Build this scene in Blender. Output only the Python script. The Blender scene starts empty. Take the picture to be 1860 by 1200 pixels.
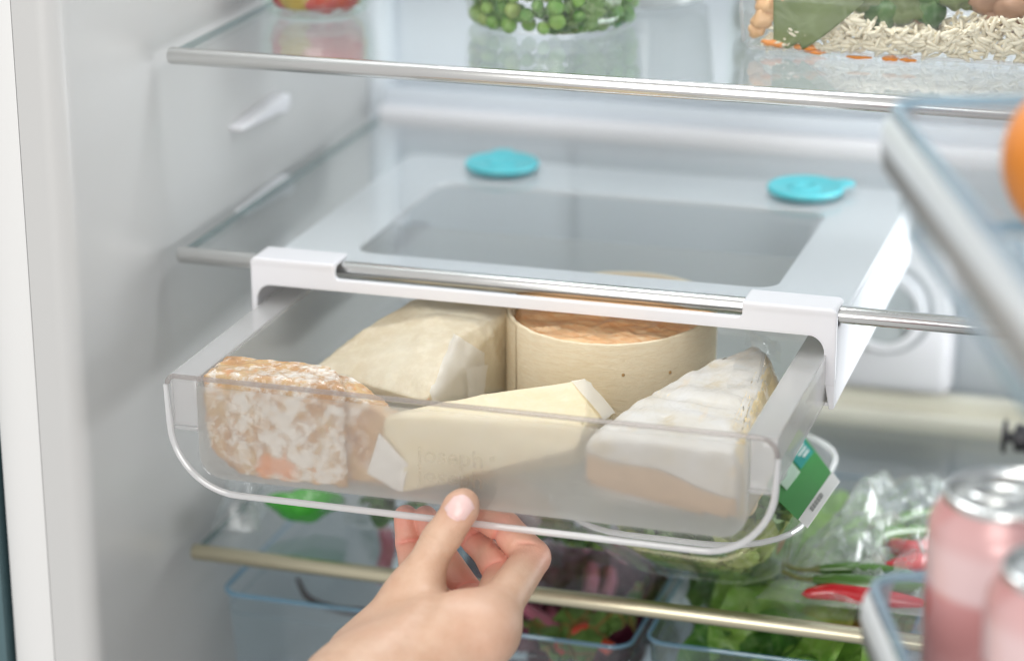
import bpy, bmesh, math, random
import numpy as np
from mathutils import Vector, Matrix, noise
from mathutils.bvhtree import BVHTree
R = math.radians
random.seed(7); np.random.seed(7)
scene = bpy.context.scene
col = scene.collection

# ------------------------------------------------------------------ camera
FOC, YAW, PIT, ROL = 4652.5, .302424, .32753, -.0041955
cy_, sy_, cp_, sp_ = math.cos(YAW), math.sin(YAW), math.cos(PIT), math.sin(PIT)
FWD = Vector((-sy_*cp_, cy_*cp_, -sp_)); r_ = Vector((cy_, sy_, 0)); u_ = r_.cross(FWD)
RT = math.cos(ROL)*r_ + math.sin(ROL)*u_; UP = -math.sin(ROL)*r_ + math.cos(ROL)*u_
CAM = Vector((.5632, -1.2044, .4034))
cam = bpy.data.cameras.new("camera"); camo = bpy.data.objects.new("camera", cam); col.objects.link(camo)
m3 = Matrix((RT, UP, -FWD)).transposed()
camo.matrix_world = Matrix.Translation(CAM) @ m3.to_4x4()
cam.sensor_width = 36; cam.lens = 36*FOC/1860
cam.clip_start = .05; cam.clip_end = 50
cam.dof.use_dof = True; cam.dof.focus_distance = 1.26; cam.dof.aperture_fstop = 3.8
scene.camera = camo

# ------------------------------------------------------------------ light
XR_ = .515
w = bpy.data.worlds.new("World"); scene.world = w; w.use_nodes = True
bg = w.node_tree.nodes["Background"]; bg.inputs[0].default_value = (1.0, .99, .98, 1); bg.inputs[1].default_value = .68
def area(name, loc, target, sx, sy, power, color=(1, 1, 1)):
    l = bpy.data.lights.new(name, 'AREA'); l.shape = 'RECTANGLE'; l.size = sx; l.size_y = sy; l.energy = power; l.color = color
    o = bpy.data.objects.new(name, l); col.objects.link(o); o.location = loc
    o.rotation_euler = (Vector(target)-Vector(loc)).to_track_quat('-Z', 'Y').to_euler(); return o
area("key_softbox", (.10, -1.50, 1.05), (.2, 0, -.05), .8, .8, 7.0, (1, .98, .94))
area("front_softbox", (.55, -2.4, .22), (.2, 0, -.10), 1.5, 1.0, 23.5, (1, .985, .955))
area("fridge_lamp", (.22, .06, .46), (.22, .10, 0), .40, .22, 2.15, (.96, .985, 1))
for nm, zz, pw in (("side_fill", -.085, .66), ("side_fill", .055, .32)):  # added fills at the right wall, brightening the space between the shelves
    sl = area(nm, (XR_-.004, .13, zz), (.0, .10, zz-.01), .26, .10, pw, (.95, .98, 1)); sl.data.spread = R(105)
scene.view_settings.view_transform = 'Standard'; scene.view_settings.look = 'None'
scene.view_settings.exposure = 0.01; scene.view_settings.gamma = 1.0
scene.render.engine = 'CYCLES'
cyc = scene.cycles
cyc.use_denoising = True; cyc.pixel_filter_type = 'BLACKMAN_HARRIS'; cyc.filter_width = 1.15
cyc.max_bounces = 14; cyc.diffuse_bounces = 5; cyc.glossy_bounces = 5; cyc.transmission_bounces = 10; cyc.transparent_max_bounces = 40
cyc.caustics_reflective = False; cyc.caustics_refractive = True; cyc.sample_clamp_indirect = 4.0; cyc.blur_glossy = .5

# ------------------------------------------------------------------ helpers
def ray(px, py): return FWD + RT*((px-930)/FOC) - UP*((py-600)/FOC)
def spot(px, py, x=None, y=None, z=None):       # the point of a plane that lies on a given line of sight
    k = ray(px, py)
    t = (x-CAM.x)/k.x if x is not None else (y-CAM.y)/k.y if y is not None else (z-CAM.z)/k.z
    return CAM + k*t
MAT = {}
def world_of(p): return MAT.get(p.name, Matrix.Identity(4)) if p else Matrix.Identity(4)
def tag(o, label=None, cat=None, group=None, kind=None):
    for k, v in (('label', label), ('category', cat), ('group', group), ('kind', kind)):
        if v: o[k] = v
    return o
def thing(name, label, cat, loc=(0, 0, 0), rot=(0, 0, 0), group=None):
    o = bpy.data.objects.new(name, None); col.objects.link(o)
    o.location = loc; o.rotation_euler = rot; o.empty_display_size = .01
    from mathutils import Euler
    MAT[o.name] = Matrix.Translation(Vector(loc)) @ Euler(rot).to_matrix().to_4x4()
    return tag(o, label, cat, group)
def obj(name, geo, mat, parent=None, world=False, smooth=True, angle=35):
    """geo = (verts, faces) or a bmesh; in the parent's own coordinates, or world ones with world=True"""
    me = bpy.data.meshes.new(name)
    if isinstance(geo, bmesh.types.BMesh):
        geo.to_mesh(me); geo.free()
    elif isinstance(geo, bpy.types.Mesh): me = geo
    else: me.from_pydata([tuple(v) for v in geo[0]], [], geo[1])
    M = world_of(parent)
    if world and parent: me.transform(M.inverted())
    o = bpy.data.objects.new(name, me); col.objects.link(o)
    if parent: o.parent = parent; MAT[o.name] = M
    if mat: me.materials.append(mat)
    me.update()
    if smooth:
        me.shade_smooth()
        if angle: me.set_sharp_from_angle(angle=R(angle))
    return o
def twin(o, parent=None):
    c = o.copy(); col.objects.link(c)
    if parent: c.parent = parent
    MAT[c.name] = world_of(parent)
    for ch in [x for x in bpy.data.objects if x.parent == o]: twin(ch, c)
    return c
def bevel(bm, w, seg=2, ang=30):
    es = [e for e in bm.edges if len(e.link_faces) == 2 and e.calc_face_angle(0) > R(ang)]
    bmesh.ops.bevel(bm, geom=es, offset=w, segments=seg, profile=.5, affect='EDGES', clamp_overlap=True)
    return bm
def box(x0, x1, y0, y1, z0, z1, b=0, seg=2):
    bm = bmesh.new(); bmesh.ops.create_cube(bm, size=1)
    for v in bm.verts: v.co = Vector((x0+(v.co.x+.5)*(x1-x0), y0+(v.co.y+.5)*(y1-y0), z0+(v.co.z+.5)*(z1-z0)))
    if b: bevel(bm, b, seg)
    return bm
def join(*bms):
    a = bms[0]
    for b in bms[1:]:
        t = bpy.data.meshes.new('t'); b.to_mesh(t); b.free(); a.from_mesh(t); bpy.data.meshes.remove(t)
    return a
def rrect(x0, x1, z0, z1, r, n=6):               # rounded rectangle, r = (lower left, lower right, upper right, upper left)
    if not isinstance(r, (tuple, list)): r = (r,)*4
    out = []
    for (cx, cz, a0), q in zip(((x0, z0, 180), (x1, z0, 270), (x1, z1, 0), (x0, z1, 90)), r):
        ox = cx+(q if cx == x0 else -q); oz = cz+(q if cz == z0 else -q)
        for k in range(n+1):
            a = R(a0+90*k/n); out.append((ox+q*math.cos(a), oz+q*math.sin(a)))
    return out
def prism(outline, a, b, axis='y', bev=0, seg=2, hole=None):
    def P(u, v, t): return {'y': (u, t, v), 'z': (u, v, t), 'x': (t, u, v)}[axis]
    bm = bmesh.new()
    if hole is None:
        A = [bm.verts.new(P(u, v, a)) for u, v in outline]; B = [bm.verts.new(P(u, v, b)) for u, v in outline]; n = len(A)
        bm.faces.new(A); bm.faces.new(B[::-1])
        for i in range(n): bm.faces.new((A[i], B[i], B[(i+1) % n], A[(i+1) % n]))
    else:                                         # ring between two outlines of equal count
        n = len(outline)
        V = [[bm.verts.new(P(u, v, t)) for u, v in o] for t in (a, b) for o in (outline, hole)]
        for i in range(n):
            j = (i+1) % n
            bm.faces.new((V[0][i], V[0][j], V[1][j], V[1][i])); bm.faces.new((V[2][j], V[2][i], V[3][i], V[3][j]))
            bm.faces.new((V[0][j], V[0][i], V[2][i], V[2][j])); bm.faces.new((V[1][i], V[1][j], V[3][j], V[3][i]))
    bmesh.ops.recalc_face_normals(bm, faces=bm.faces)
    if bev: bevel(bm, bev, seg)
    return bm
def loft(rings, cap0=True, cap1=True, closed=True):
    vs, fs = [], []
    n = len(rings[0])
    for r in rings: vs += [tuple(p) for p in r]
    for i in range(len(rings)-1):
        for k in range(n if closed else n-1):
            j = (k+1) % n; fs.append((i*n+k, i*n+j, (i+1)*n+j, (i+1)*n+k))
    if cap0: fs.append(tuple(range(n))[::-1])
    if cap1: fs.append(tuple(range((len(rings)-1)*n, len(rings)*n)))
    return vs, fs
def lathe(profile, n=40, c=(0, 0, 0), cap0=False, cap1=False):
    return loft([[(c[0]+r*math.cos(2*math.pi*k/n), c[1]+r*math.sin(2*math.pi*k/n), c[2]+z) for k in range(n)] for r, z in profile], cap0, cap1)
def tube(pts, rad, n=10, cap=True, closed=False, flat=1.0):
    pts = [Vector(p) for p in pts]; m = len(pts)
    rad = rad if isinstance(rad, (list, tuple)) else [rad]*m
    up = Vector((.13, .21, .97)); rings = []
    for i, p in enumerate(pts):
        a = pts[(i-1) % m] if closed or i else p; b = pts[(i+1) % m] if closed or i < m-1 else p
        t = (b-a).normalized(); x = t.cross(up)
        if x.length < 1e-4: x = Vector((1, 0, 0))
        x.normalize(); y = x.cross(t).normalized(); up = y
        rings.append([p+(x*math.cos(2*math.pi*k/n)+y*flat*math.sin(2*math.pi*k/n))*rad[i] for k in range(n)])
    if closed: rings.append(rings[0]); return loft(rings, False, False)
    return loft(rings, cap, cap)
def spline(pts, n):                               # Catmull-Rom
    P = [Vector(p) for p in pts]; P = [2*P[0]-P[1]]+P+[2*P[-1]-P[-2]]; out = []; m = len(P)-3
    for i in range(n):
        s = i/(n-1)*m; k = min(int(s), m-1); t = s-k; a, b, c, d = P[k:k+4]
        out.append(.5*((2*b)+(c-a)*t+(2*a-5*b+4*c-d)*t*t+(3*b-a-3*c+d)*t**3))
    return out
def merge(*gs):
    V, F = [], []
    for v, f in gs:
        o = len(V); V += list(v); F += [tuple(i+o for i in q) for q in f]
    return V, F
def grid(fn, nu, nv):
    vs = [fn(i/(nu-1), j/(nv-1)) for j in range(nv) for i in range(nu)]
    fs = [(j*nu+i, j*nu+i+1, (j+1)*nu+i+1, (j+1)*nu+i) for j in range(nv-1) for i in range(nu-1)]
    return vs, fs
def hull(pts, bev=.003, cuts=0, amp=0, freq=60, seed=0, seg=2, crease=0):
    bm = bmesh.new()
    for p in pts: bm.verts.new(p)
    r = bmesh.ops.convex_hull(bm, input=bm.verts)
    bmesh.ops.delete(bm, geom=[g for g in set(r['geom_interior']+r['geom_unused']) if isinstance(g, bmesh.types.BMVert)], context='VERTS')
    bmesh.ops.dissolve_limit(bm, angle_limit=R(4), verts=bm.verts, edges=bm.edges)
    bmesh.ops.recalc_face_normals(bm, faces=bm.faces)
    if bev: bevel(bm, bev, seg, 12)
    bmesh.ops.triangulate(bm, faces=bm.faces)
    for _ in range(cuts):
        es = [e for e in bm.edges if e.calc_length() > .0035]
        bmesh.ops.subdivide_edges(bm, edges=es, cuts=1); bmesh.ops.triangulate(bm, faces=bm.faces)
    bm.normal_update()
    if amp:
        o = Vector((seed*3.1, seed*1.7, seed))
        mv = [v.normal*(amp*noise.fractal(v.co*freq+o, .9, 2.1, 4)+crease*((1-abs(noise.noise(v.co*24+o)))**10-.15*(1-abs(noise.noise(v.co*47+o)))**6)) for v in bm.verts]
        for v, d in zip(bm.verts, mv): v.co += d
    bmesh.ops.recalc_face_normals(bm, faces=bm.faces)
    return bm
def bvh_of(o, parent_world=True):
    M = world_of(o.parent) if o.parent else Matrix.Identity(4)
    me = o.data
    return BVHTree.FromPolygons([M @ v.co for v in me.vertices], [tuple(p.vertices) for p in me.polygons])
def onto(b, px, py, lift=.001, fall=None):        # nearest surface point along a line of sight, lifted off along its normal
    k = ray(px, py).normalized(); h = b.ray_cast(CAM, k)
    if h[0] is None:
        q = b.find_nearest(fall or (CAM+k*1.25)); return q[0]+q[1]*lift
    n = h[1] if h[1].dot(k) < 0 else -h[1]
    return h[0]+n*lift
def surface_nets(lo, hi, h, fn):
    lo = np.array(lo); n = np.ceil((np.array(hi)-lo)/h).astype(int)+1
    ax = [lo[i]+h*np.arange(n[i]) for i in range(3)]
    X, Y, Z = np.meshgrid(*ax, indexing='ij', sparse=False)
    D = fn(X.astype(np.float32), Y.astype(np.float32), Z.astype(np.float32)).astype(np.float32)
    S = D < 0
    c = [S[i:n[0]-1+i, j:n[1]-1+j, k:n[2]-1+k] for i in (0, 1) for j in (0, 1) for k in (0, 1)]
    s = sum(x.astype(np.int8) for x in c); act = (s > 0) & (s < 8)
    idx = -np.ones(act.shape, np.int64); ii = np.argwhere(act); idx[act] = np.arange(len(ii))
    acc = np.zeros((len(ii), 3)); cnt = np.zeros(len(ii))
    I, J, K = ii.T
    cor = [(i, j, k) for i in (0, 1) for j in (0, 1) for k in (0, 1)]
    for a in cor:
        for ax_ in range(3):
            if a[ax_]: continue
            b = list(a); b[ax_] = 1
            da = D[I+a[0], J+a[1], K+a[2]]; db = D[I+b[0], J+b[1], K+b[2]]
            m = (da < 0) != (db < 0)
            t = np.where(m, da/np.where(m, da-db, 1), 0)
            p = np.tile(np.array(a, float), (len(ii), 1)); p[:, ax_] += t
            acc[m] += p[m]; cnt[m] += 1
    V = lo+h*(ii+acc/np.maximum(cnt, 1)[:, None])
    F = []
    for ax_ in range(3):
        o = [q for q in range(3) if q != ax_]
        sl0 = [slice(1, -1)]*3; sl1 = [slice(1, -1)]*3; sl0[ax_] = slice(0, n[ax_]-1); sl1[ax_] = slice(1, n[ax_])
        a, b = S[tuple(sl0)], S[tuple(sl1)]
        e = np.argwhere(a != b); 
        if not len(e): continue
        sg = a[tuple(e.T)]
        e = e+1; e[:, ax_] -= 1
        q = []
        for d0, d1 in ((0, 0), (1, 0), (1, 1), (0, 1)):
            p = e.copy(); p[:, o[0]] -= d0; p[:, o[1]] -= d1; q.append(idx[tuple(p.T)])
        q = np.array(q).T
        flip = sg if ax_ != 1 else ~sg
        q[~flip] = q[~flip][:, ::-1]
        F.append(q)
    F = np.concatenate(F); F = F[(F >= 0).all(1)]
    return V, F
def np_mesh(name, V, F):
    me = bpy.data.meshes.new(name); me.from_pydata(V.tolist(), [], F.tolist()); me.update(); return me
def smin(a, b, k):
    hh = np.clip(.5+.5*(b-a)/k, 0, 1); return b*(1-hh)+a*hh-k*hh*(1-hh)
def sd_box(X, Y, Z, x0, x1, y0, y1, z0, z1, r=0.0):
    qx = np.abs(X-(x0+x1)/2)-((x1-x0)/2-r); qy = np.abs(Y-(y0+y1)/2)-((y1-y0)/2-r); qz = np.abs(Z-(z0+z1)/2)-((z1-z0)/2-r)
    return np.sqrt(np.maximum(qx, 0)**2+np.maximum(qy, 0)**2+np.maximum(qz, 0)**2)+np.minimum(np.maximum(qx, np.maximum(qy, qz)), 0)-r
def sd_cone(X, Y, Z, a, b, ra, rb):
    ba = [b[i]-a[i] for i in range(3)]; l2 = sum(q*q for q in ba)+1e-12
    t = np.clip(((X-a[0])*ba[0]+(Y-a[1])*ba[1]+(Z-a[2])*ba[2])/l2, 0, 1)
    return np.sqrt((X-a[0]-t*ba[0])**2+(Y-a[1]-t*ba[1])**2+(Z-a[2]-t*ba[2])**2)-(ra+(rb-ra)*t)

# ------------------------------------------------------------------ materials
def new_mat(name):
    m = bpy.data.materials.new(name); m.use_nodes = True; nt = m.node_tree; nt.nodes.clear()
    out = nt.nodes.new('ShaderNodeOutputMaterial'); return m, nt, out
def N(nt, t, **kw):
    n = nt.nodes.new(t)
    for k, v in kw.items():
        if k.startswith('i_'): n.inputs[k[2:].replace('_', ' ')].default_value = v
        else: setattr(n, k, v)
    return n
def L(nt, a, b): nt.links.new(a, b)
def c4(c): return (c[0], c[1], c[2], 1)
def coords(nt, scale=(1, 1, 1), rot=(0, 0, 0), kind='Object'):
    tc = N(nt, 'ShaderNodeTexCoord'); mp = N(nt, 'ShaderNodeMapping'); mp.inputs['Scale'].default_value = scale; mp.inputs['Rotation'].default_value = rot
    L(nt, tc.outputs[kind], mp.inputs[0]); return mp.outputs[0]
def noise_tex(nt, vec, scale, detail=4, rough=.55, dist=0):
    n = N(nt, 'ShaderNodeTexNoise'); n.inputs['Scale'].default_value = scale; n.inputs['Detail'].default_value = detail
    n.inputs['Roughness'].default_value = rough; n.inputs['Distortion'].default_value = dist; L(nt, vec, n.inputs['Vector']); return n.outputs['Fac']
def ramp(nt, fac, stops, interp='LINEAR'):
    r = N(nt, 'ShaderNodeValToRGB'); r.color_ramp.interpolation = interp; e = r.color_ramp.elements
    while len(e) < len(stops): e.new(.5)
    for q, (p, c) in zip(e, stops): q.position = p; q.color = c4(c) if not isinstance(c, (int, float)) else (c, c, c, 1)
    L(nt, fac, r.inputs[0]); return r.outputs[0]
def bump(nt, h, strength=.3, dist=.001, normal=None):
    b = N(nt, 'ShaderNodeBump'); b.inputs['Strength'].default_value = strength; b.inputs['Distance'].default_value = dist
    L(nt, h, b.inputs['Height'])
    if normal: L(nt, normal, b.inputs['Normal'])
    return b.outputs[0]
def mixc(nt, f, a, b, mode='MIX'):
    m = N(nt, 'ShaderNodeMix', data_type='RGBA', blend_type=mode)
    for s, v in ((m.inputs[0], f), (m.inputs[6], a), (m.inputs[7], b)):
        if isinstance(v, (int, float)): s.default_value = v
        elif isinstance(v, (tuple, list)): s.default_value = c4(v)
        else: L(nt, v, s)
    return m.outputs[2]
def math_(nt, op, a, b=None):
    m = N(nt, 'ShaderNodeMath', operation=op)
    for s, v in zip(m.inputs, (a, b)):
        if v is None: continue
        if isinstance(v, (int, float)): s.default_value = v
        else: L(nt, v, s)
    return m.outputs[0]
def plain(name, base, rough=.4, metal=0, var=.0, vscale=8, bscale=0, bstr=.15, sss=0, coat=0, spec=.5, sss_r=(.01, .005, .003), trans=0, bdist=.0006, aniso=0):
    m, nt, out = new_mat(name); p = N(nt, 'ShaderNodeBsdfPrincipled'); L(nt, p.outputs[0], out.inputs[0])
    p.inputs['Base Color'].default_value = c4(base); p.inputs['Roughness'].default_value = rough; p.inputs['Metallic'].default_value = metal
    p.inputs['Specular IOR Level'].default_value = spec
    v = coords(nt)
    if var:
        f = noise_tex(nt, v, vscale); L(nt, mixc(nt, f, tuple(c*(1-var) for c in base), tuple(min(1, c*(1+var)) for c in base)), p.inputs['Base Color'])
    if bscale: L(nt, bump(nt, noise_tex(nt, v, bscale, 3), bstr, bdist), p.inputs['Normal'])
    if sss: p.inputs['Subsurface Weight'].default_value = sss; p.inputs['Subsurface Radius'].default_value = sss_r; p.inputs['Subsurface Scale'].default_value = 1
    if coat: p.inputs['Coat Weight'].default_value = coat; p.inputs['Coat Roughness'].default_value = .08
    if trans: p.inputs['Transmission Weight'].default_value = trans
    return m
def thin(name, tint=(.95, .97, .97), f0=.04, rough=.03, milky=0, milk=(.85, .86, .88), bscale=0, bstr=.3, bdist=.001, stretch=(1, 1, 1), fmax=1.0, mvar=0):
    """clear sheet: straight-through transmission plus a reflection that grows towards grazing view"""
    m, nt, out = new_mat(name)
    lw = N(nt, 'ShaderNodeLayerWeight'); lw.inputs[0].default_value = .5
    p5 = math_(nt, 'POWER', lw.outputs['Facing'], 5.0); fr = math_(nt, 'ADD', math_(nt, 'MULTIPLY', p5, (1-f0)*fmax), f0)
    t = N(nt, 'ShaderNodeBsdfTransparent'); t.inputs[0].default_value = c4(tint)
    g = N(nt, 'ShaderNodeBsdfGlossy'); g.inputs['Roughness'].default_value = rough; g.inputs[0].default_value = (1, 1, 1, 1)
    base = t.outputs[0]
    v = coords(nt, stretch)
    if milky:
        d = N(nt, 'ShaderNodeBsdfDiffuse'); d.inputs[0].default_value = c4(milk); tl = N(nt, 'ShaderNodeBsdfTranslucent'); tl.inputs[0].default_value = c4(milk)
        a = N(nt, 'ShaderNodeMixShader'); a.inputs[0].default_value = .5; L(nt, d.outputs[0], a.inputs[1]); L(nt, tl.outputs[0], a.inputs[2])
        b = N(nt, 'ShaderNodeMixShader'); b.inputs[0].default_value = milky; L(nt, base, b.inputs[1]); L(nt, a.outputs[0], b.inputs[2]); base = b.outputs[0]
        if mvar: L(nt, ramp(nt, noise_tex(nt, v, mvar, 4), [(.4, milky*.3), (.7, min(1, milky*2))]), b.inputs[0])
    if bscale: L(nt, bump(nt, noise_tex(nt, v, bscale, 3, .5), bstr, bdist), g.inputs['Normal'])
    mx = N(nt, 'ShaderNodeMixShader'); L(nt, fr, mx.inputs[0]); L(nt, base, mx.inputs[1]); L(nt, g.outputs[0], mx.inputs[2])
    L(nt, mx.outputs[0], out.inputs[0]); return m
def frosted(name, rough=.30, milky=.26, through=.46, ior=1.4, milk=(.97, .95, .91)):
    m, nt, out = new_mat(name)
    rf = N(nt, 'ShaderNodeBsdfPrincipled'); rf.inputs['Transmission Weight'].default_value = 1; rf.inputs['IOR'].default_value = ior
    rf.inputs['Roughness'].default_value = rough; rf.inputs['Base Color'].default_value = (.97, .97, .96, 1)
    L(nt, bump(nt, noise_tex(nt, coords(nt), 900, 2), .08, .0003), rf.inputs['Normal'])
    d = N(nt, 'ShaderNodeBsdfDiffuse'); d.inputs[0].default_value = c4(milk); tl = N(nt, 'ShaderNodeBsdfTranslucent'); tl.inputs[0].default_value = c4(milk)
    a = N(nt, 'ShaderNodeMixShader'); a.inputs[0].default_value = .5; L(nt, d.outputs[0], a.inputs[1]); L(nt, tl.outputs[0], a.inputs[2])
    b = N(nt, 'ShaderNodeMixShader'); b.inputs[0].default_value = milky; L(nt, rf.outputs[0], b.inputs[1]); L(nt, a.outputs[0], b.inputs[2])
    t = N(nt, 'ShaderNodeBsdfTransparent'); t.inputs[0].default_value = (.985, .985, .98, 1)
    c = N(nt, 'ShaderNodeMixShader'); c.inputs[0].default_value = through; L(nt, b.outputs[0], c.inputs[1]); L(nt, t.outputs[0], c.inputs[2])
    L(nt, c.outputs[0], out.inputs[0]); return m
def leafmat(name, lo, hi, rough=.4, vein=(.35, .45, .15)):
    m, nt, out = new_mat(name); p = N(nt, 'ShaderNodeBsdfPrincipled'); v = coords(nt, kind='Generated')
    f = noise_tex(nt, coords(nt), 40, 5, .65)
    c = ramp(nt, f, [(.3, lo), (.7, hi)])
    wv = N(nt, 'ShaderNodeTexVoronoi', feature='DISTANCE_TO_EDGE'); wv.inputs['Scale'].default_value = 70; L(nt, coords(nt), wv.inputs['Vector'])
    vf = ramp(nt, wv.outputs['Distance'], [(.0, .55), (.09, 0)])
    L(nt, mixc(nt, vf, c, vein), p.inputs['Base Color']); p.inputs['Roughness'].default_value = rough
    L(nt, bump(nt, wv.outputs['Distance'], .35, .002), p.inputs['Normal'])
    tl = N(nt, 'ShaderNodeBsdfTranslucent'); L(nt, c, tl.inputs[0])
    mx = N(nt, 'ShaderNodeMixShader'); mx.inputs[0].default_value = .3; L(nt, p.outputs[0], mx.inputs[1]); L(nt, tl.outputs[0], mx.inputs[2]); L(nt, mx.outputs[0], out.inputs[0]); return m

M_liner = plain('liner_plastic', (.53, .53, .525), .38, bscale=500, bstr=.05)
M_linerback = plain('liner_back_plastic', (.60, .64, .68), .3, bscale=300, bstr=.04)
M_flange = plain('flange_plastic', (.71, .71, .705), .35, bscale=400, bstr=.05)
M_dark = plain('dark_gap', (.015, .018, .018), .8)
M_teal_wall = plain('teal_wall_paint', (.075, .135, .15), .55, var=.12, vscale=40, bscale=350, bstr=.4)
M_white = plain('white_plastic', (.76, .755, .785), .32, bscale=700, bstr=.03)
M_offwhite = plain('offwhite_plastic', (.78, .79, .79), .35)
M_cream = plain('cream_plastic', (.84, .81, .70), .4)
M_riser = plain('riser_plastic', (.62, .66, .71), .3)
M_rod = plain('brushed_metal', (.70, .70, .69), .23, 1.0)
M_rod_tinted = plain('tinted_metal', (.60, .555, .41), .36, 1.0)  # yellowish base colour stands in for tint reflected in the trim
M_glass = thin('shelf_glass', (.975, .988, .988), .042, .015, fmax=.88)
M_glass_edge = thin('shelf_glass_edge', (.55, .66, .66), .05, .03, .3, (.36, .46, .46))
M_teal = plain('teal_silicone', (.11, .56, .63), .42, var=.05, bscale=200, bstr=.05)
M_clear = thin('clear_plastic', (.985, .985, .985), .04, .05, .018, (.9, .9, .9), fmax=.8)
M_rail = thin('rail_plastic', (.95, .95, .95), .05, .14, .36, (.93, .925, .93), fmax=.7)
M_bead = thin('bead_plastic', (.95, .95, .95), .08, .10, .74, (.95, .95, .96))  # milky white paints the bright highlight of the clear drawer lip
M_rimtop = thin('rim_plastic', (.80, .78, .77), .05, .10, .25, (.74, .70, .68))
M_frost = frosted('frosted_plastic')
M_frost_floor = frosted('frosted_floor', .35, .30, .35, milk=(.84, .87, .86))
M_film = thin('cling_film', (.985, .985, .985), .045, .12, .05, (.9, .9, .9), bscale=45, bstr=.5, bdist=.003, fmax=.6)
M_bag = thin('bag_film', (.975, .985, .985), .05, .20, .24, (.92, .95, .95), bscale=22, bstr=.4, bdist=.004, mvar=55)
M_tub = thin('tub_plastic', (.965, .97, .97), .055, .05, .05, (.9, .91, .91), fmax=.8)
M_jar = thin('jar_glass', (.93, .96, .94), .05, .02)
M_bin = thin('bin_plastic', (.88, .925, .945), .05, .06, .09, (.55, .66, .72))
M_binrim = thin('bin_rim_plastic', (.42, .68, .82), .08, .08, .45, (.38, .62, .78))
M_doorbin = thin('door_bin_plastic', (.93, .96, .975), .05, .14, .25, (.74, .82, .87), fmax=.6)
M_doorrim = thin('door_bin_rim', (.66, .83, .92), .06, .12, .5, (.60, .76, .86))

def m_wood():
    m, nt, out = new_mat('thin_wood'); p = N(nt, 'ShaderNodeBsdfPrincipled'); L(nt, p.outputs[0], out.inputs[0])
    v = coords(nt, (1, 1, 6)); f = noise_tex(nt, v, 130, 6, .65, .3); g = noise_tex(nt, coords(nt, (1, 1, 3)), 9, 3)
    c = ramp(nt, f, [(.25, (.82, .64, .40)), (.55, (.92, .79, .57)), (.8, (.94, .85, .66))])
    L(nt, mixc(nt, g, c, (.92, .78, .55), 'MIX'), p.inputs['Base Color']); p.inputs['Roughness'].default_value = .55
    L(nt, bump(nt, noise_tex(nt, coords(nt, (1, 1, 7)), 260, 5, .7, .3), .9, .0014), p.inputs['Normal']); return m
M_wood = m_wood()
def m_orange_rind():
    m, nt, out = new_mat('washed_rind'); p = N(nt, 'ShaderNodeBsdfPrincipled'); L(nt, p.outputs[0], out.inputs[0])
    v = coords(nt, (1, 4.0, 1), (0, 0, .35)); f = noise_tex(nt, v, 75, 6, .6, 1.2)
    c = ramp(nt, f, [(.28, (.80, .36, .14)), (.5, (.96, .60, .32)), (.75, (.97, .76, .52))])
    L(nt, c, p.inputs['Base Color']); p.inputs['Roughness'].default_value = .42; p.inputs['Subsurface Weight'].default_value = .1
    p.inputs['Subsurface Radius'].default_value = (.004, .002, .001); p.inputs['Subsurface Scale'].default_value = 1
    L(nt, bump(nt, f, .4, .003), p.inputs['Normal']); return m
M_orind = m_orange_rind()
def m_rind():
    m, nt, out = new_mat('mouldy_rind'); p = N(nt, 'ShaderNodeBsdfPrincipled'); L(nt, p.outputs[0], out.inputs[0])
    v = coords(nt); f = noise_tex(nt, v, 190, 10, .78, .4); g = noise_tex(nt, v, 60, 6, .65)
    brown = ramp(nt, g, [(.3, (.36, .17, .06)), (.45, (.54, .29, .11)), (.58, (.62, .41, .18)), (.68, (.70, .32, .11))])
    k = math_(nt, 'ADD', math_(nt, 'MULTIPLY', f, .58), math_(nt, 'MULTIPLY', noise_tex(nt, v, 48, 5, .6), .45))
    def blob(cx, cz, rx, rz):                      # soft patch on the front face, ragged by noise
        mp = N(nt, 'ShaderNodeMapping'); mp.vector_type = 'POINT'; mp.inputs['Location'].default_value = (-cx/rx, 0, -cz/rz); mp.inputs['Scale'].default_value = (1/rx, .0, 1/rz)
        tc = N(nt, 'ShaderNodeTexCoord'); L(nt, tc.outputs['Object'], mp.inputs[0]); ln = N(nt, 'ShaderNodeVectorMath', operation='LENGTH'); L(nt, mp.outputs[0], ln.inputs[0]); return ln.outputs['Value']
    d0 = blob(.004, .026, .034, .025)
    k2 = math_(nt, 'ADD', k, math_(nt, 'MULTIPLY', math_(nt, 'SUBTRACT', .75, d0), .10))
    w_ = ramp(nt, k2, [(.452, 0), (.565, 1)])
    od = math_(nt, 'ADD', blob(.004, .007, .015, .008), math_(nt, 'MULTIPLY', math_(nt, 'SUBTRACT', g, .5), 2.2))
    brown = mixc(nt, ramp(nt, od, [(.6, 1), (1.05, 0)]), brown, (.80, .27, .06))
    w_ = math_(nt, 'MULTIPLY', w_, ramp(nt, od, [(.5, .25), (1.0, 1)]))
    L(nt, mixc(nt, w_, brown, (.86, .80, .72)), p.inputs['Base Color']); p.inputs['Roughness'].default_value = .6
    p.inputs['Coat Weight'].default_value = .8; p.inputs['Coat Roughness'].default_value = .06
    L(nt, bump(nt, f, .5, .002), p.inputs['Normal'])
    L(nt, bump(nt, noise_tex(nt, coords(nt, (1, 2.5, 1)), 70, 5, .6, 1.0), 1.0, .004), p.inputs['Coat Normal']); return m
M_rind = m_rind()
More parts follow.
